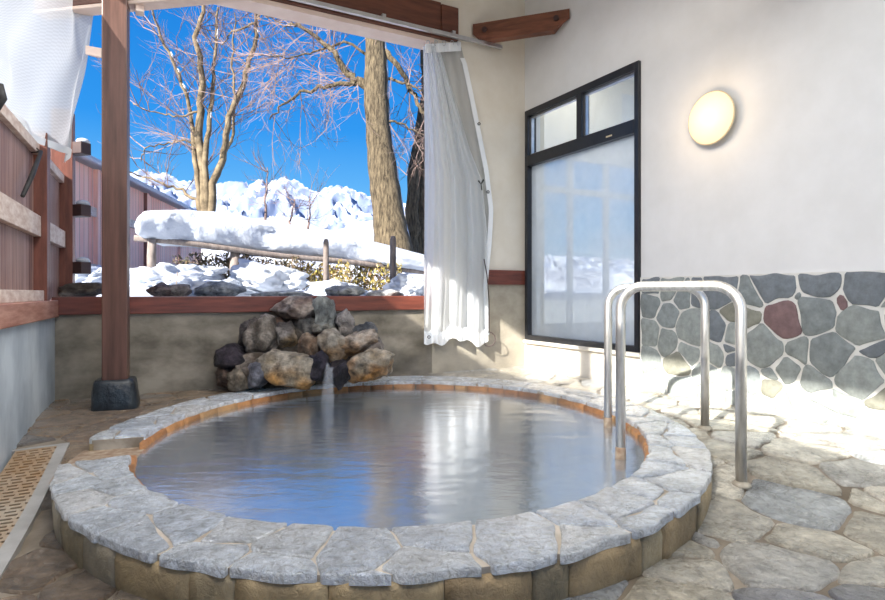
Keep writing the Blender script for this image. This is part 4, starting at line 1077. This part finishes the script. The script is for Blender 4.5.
for k in range(len(pts)-1):
    for t in range(5): fine.append(pts[k].lerp(pts[k+1],t/5)); fr.append((pr[k]+(pr[k+1]-pr[k])*t/5)/F*Yb*(1+.05*math.sin(k*3+t)))
mb.tube(fine,fr,20)
for ctrl,r0,r1,nt_ in (
  ([(372,90),(358,80),(347,75),(337,55),(322,42),(300,28),(282,20)],.085,.02,32),
  ([(372,88),(350,83),(325,86),(300,92),(280,103),(265,115)],.055,.012,26),
  ([(385,50),(398,66),(410,85),(420,105),(428,118)],.06,.03,18),
  ([(382,80),(396,80),(410,86),(425,92)],.035,.012,12),
  ([(380,120),(395,122),(412,128),(428,138)],.03,.01,12),
  ([(380,110),(388,118),(384,128)],.03,.01,3),
  ([(374,40),(352,20),(330,5),(310,-20)],.05,.02,22),
  ([(374,60),(345,42),(318,48),(295,60),(275,62)],.03,.01,22),
  ([(377,0),(400,-10),(425,10),(440,30)],.04,.015,12)):
    stem(mb,mt,ctrl,Yb,rr,r0,r1,3,1.0,.12,nt_,.02,.010)
att(fix(mb.build('trunk',M['bark'],None,True)),t2); att(mt.build('twigs',M['twig']),t2)
mb=MB(); sp_=[fine[k]+Vector((fr[k]*.93,-fr[k]*.1,0)) for k in range(3,len(fine)-8)]
mb.tube(sp_,[.03+.012*math.sin(k*1.9) for k in range(len(sp_))],7)
att(mb.build('white_strip',M['snow'],None,True),t2)  # white strip along the right edge of the trunk
t3=empty('forked_tree',P(412,258,12.5)); tag(t3,'dark leaning forked tree partly hidden by the curtain edge','tree')
mb=MB(); mt=MB()
stem(mb,mt,[(411,262),(411,230),(414,180),(420,130),(430,80),(433,20)],12.5,rr,.17,.07,2,1.0,.3,18,.1,.012,0)
stem(mb,mt,[(420,262),(422,200),(428,140),(427,80),(424,40)],12.7,rr,.20,.10,2,1.0,.3,12,.1,.012,0)
att(fix(mb.build('trunk',M['bark'],None,True)),t3); att(mt.build('twigs',M['twig']),t3)
def sapling(px,py0,py1,Y,label,seed):
    t=empty('sapling',P(px,py0,Y)); tag(t,label,'tree','young bare saplings'); r2=random.Random(seed); mb=MB(); mt=MB()
    stem(mb,mt,[(px,py0),(px+1,(py0+py1)/2),(px+3,py1)],Y,r2,.04,.012,2,.9,.15,16,.35,.010)
    att(mb.build('trunk',M['twig'],None,True),t); att(mt.build('twigs',M['twig']),t)
sapling(265,225,168,16,'slender bare sapling right of the multi-stemmed tree, before the mountains',3)
sapling(290,228,198,17,'short bare sapling in the gap between the two big trees, right of the slender one',5)
sapling(308,230,200,18,'short bare sapling nearer the big single-trunk tree, before the mountains',8)
# ------------------------------------------------------------------ steam
m=bpy.data.materials.new('drifting steam'); m.use_nodes=True; nt=m.node_tree; nt.nodes.clear()
o_=nt.nodes.new('ShaderNodeOutputMaterial'); vs_=nt.nodes.new('ShaderNodeVolumeScatter'); vs_.inputs['Color'].default_value=(1,1,1,1); vs_.inputs['Anisotropy'].default_value=.25
v=coords(nt,(1,1,1.6)); mr=nt.nodes.new('ShaderNodeMapRange'); nt.links.new(noi(nt,v,1.3,3),mr.inputs['Value'])
mr.inputs['From Min'].default_value=.35; mr.inputs['From Max'].default_value=.7; mr.inputs['To Min'].default_value=.0; mr.inputs['To Max'].default_value=.30
tc=nt.nodes.new('ShaderNodeTexCoord'); gr_=nt.nodes.new('ShaderNodeTexGradient'); gr_.gradient_type='SPHERICAL'
mp=nt.nodes.new('ShaderNodeMapping'); mp.inputs['Scale'].default_value=(1/1.25,1/1.35,1/.62); nt.links.new(tc.outputs['Object'],mp.inputs['Vector']); nt.links.new(mp.outputs[0],gr_.inputs[0])
mu=nt.nodes.new('ShaderNodeMath'); mu.operation='MULTIPLY'; nt.links.new(mr.outputs[0],mu.inputs[0]); nt.links.new(gr_.outputs['Fac'],mu.inputs[1])
m2=nt.nodes.new('ShaderNodeMath'); m2.operation='MULTIPLY'; m2.inputs[1].default_value=3.2; nt.links.new(mu.outputs[0],m2.inputs[0])
nt.links.new(m2.outputs[0],vs_.inputs['Density']); nt.links.new(vs_.outputs[0],o_.inputs['Volume'])
mb=MB(); mb.lathe([(.02,-.04),(1.0,-.04),(1.0,.25),(.8,.48),(.4,.6),(.02,.62)],32)
for v_ in mb.v: v_.x*=1.2; v_.y*=1.3
o=mb.build('steam',m,None,True); o.location=(.55,5.1,.03); o.rotation_euler=(0,0,math.atan2(RD.y,RD.x)+math.pi/2)
tag(o,'thin drifting steam over the far right part of the bath water','steam',kind='stuff')
# ------------------------------------------------------------------ light
d=Vector((.6,.8,-.58)).normalized()
sl_=bpy.data.lights.new('sun','SUN'); sl_.energy=14; sl_.angle=math.radians(.8); sl_.color=(1,.95,.87)
so=bpy.data.objects.new('sun',sl_); C.objects.link(so); so.rotation_euler=d.to_track_quat('-Z','Y').to_euler(); so.location=(-8,-4,9)
def area(name,loc,rot,sx,sy,e,col):
    l=bpy.data.lights.new(name,'AREA'); l.shape='RECTANGLE'; l.size=sx; l.size_y=sy; l.energy=e; l.color=col
    o=bpy.data.objects.new(name,l); C.objects.link(o); o.location=loc; o.rotation_euler=rot; return o
area('ceiling_fill',(-.5,3.4,3.9),(0,0,0),2.4,2.4,105,(1,.985,.96))  # unseen soft fill added to brighten the room, no fitting behind it
area('ceiling_fill',(-.1,.9,3.9),(0,0,0),2.2,2.2,95,(1,.985,.96))  # second added fill, nearer the camera, for rim and floor
area('annex_light',aw(1.8,4.4,2.2),(0,0,0),2,2,48,(1,.97,.92))
w=bpy.data.worlds.new('sky'); bpy.context.scene.world=w; w.use_nodes=True; nt=w.node_tree; bg=nt.nodes['Background']
tc=nt.nodes.new('ShaderNodeTexCoord'); sp=nt.nodes.new('ShaderNodeSeparateXYZ'); nt.links.new(tc.outputs['Generated'],sp.inputs[0])
c=ramp(nt,sp.outputs['Z'],[(0,(.62,.66,.70)),(.02,(.55,.76,.95)),(.12,(.16,.50,.90)),(.26,(.03,.29,.80)),(.5,(.005,.17,.62)),(1,(.0,.10,.45))])
nt.links.new(c,bg.inputs['Color']); bg.inputs['Strength'].default_value=1.0
# ------------------------------------------------------------------ camera
sc=bpy.context.scene
cam=bpy.data.cameras.new('camera'); cam.sensor_width=36; cam.lens=F/885*36; cam.shift_y=-(300-HY)/885; cam.clip_end=2000
co=bpy.data.objects.new('camera',cam); C.objects.link(co); co.location=(0,0,H); co.rotation_euler=(math.pi/2,0,0); sc.camera=co
sc.view_settings.view_transform='Standard'; sc.view_settings.look='None'; sc.view_settings.gamma=1; sc.view_settings.use_curve_mapping=False
sc.view_settings.exposure=0.17
sc.cycles.use_denoising=True; sc.cycles.max_bounces=10; sc.cycles.transparent_max_bounces=24
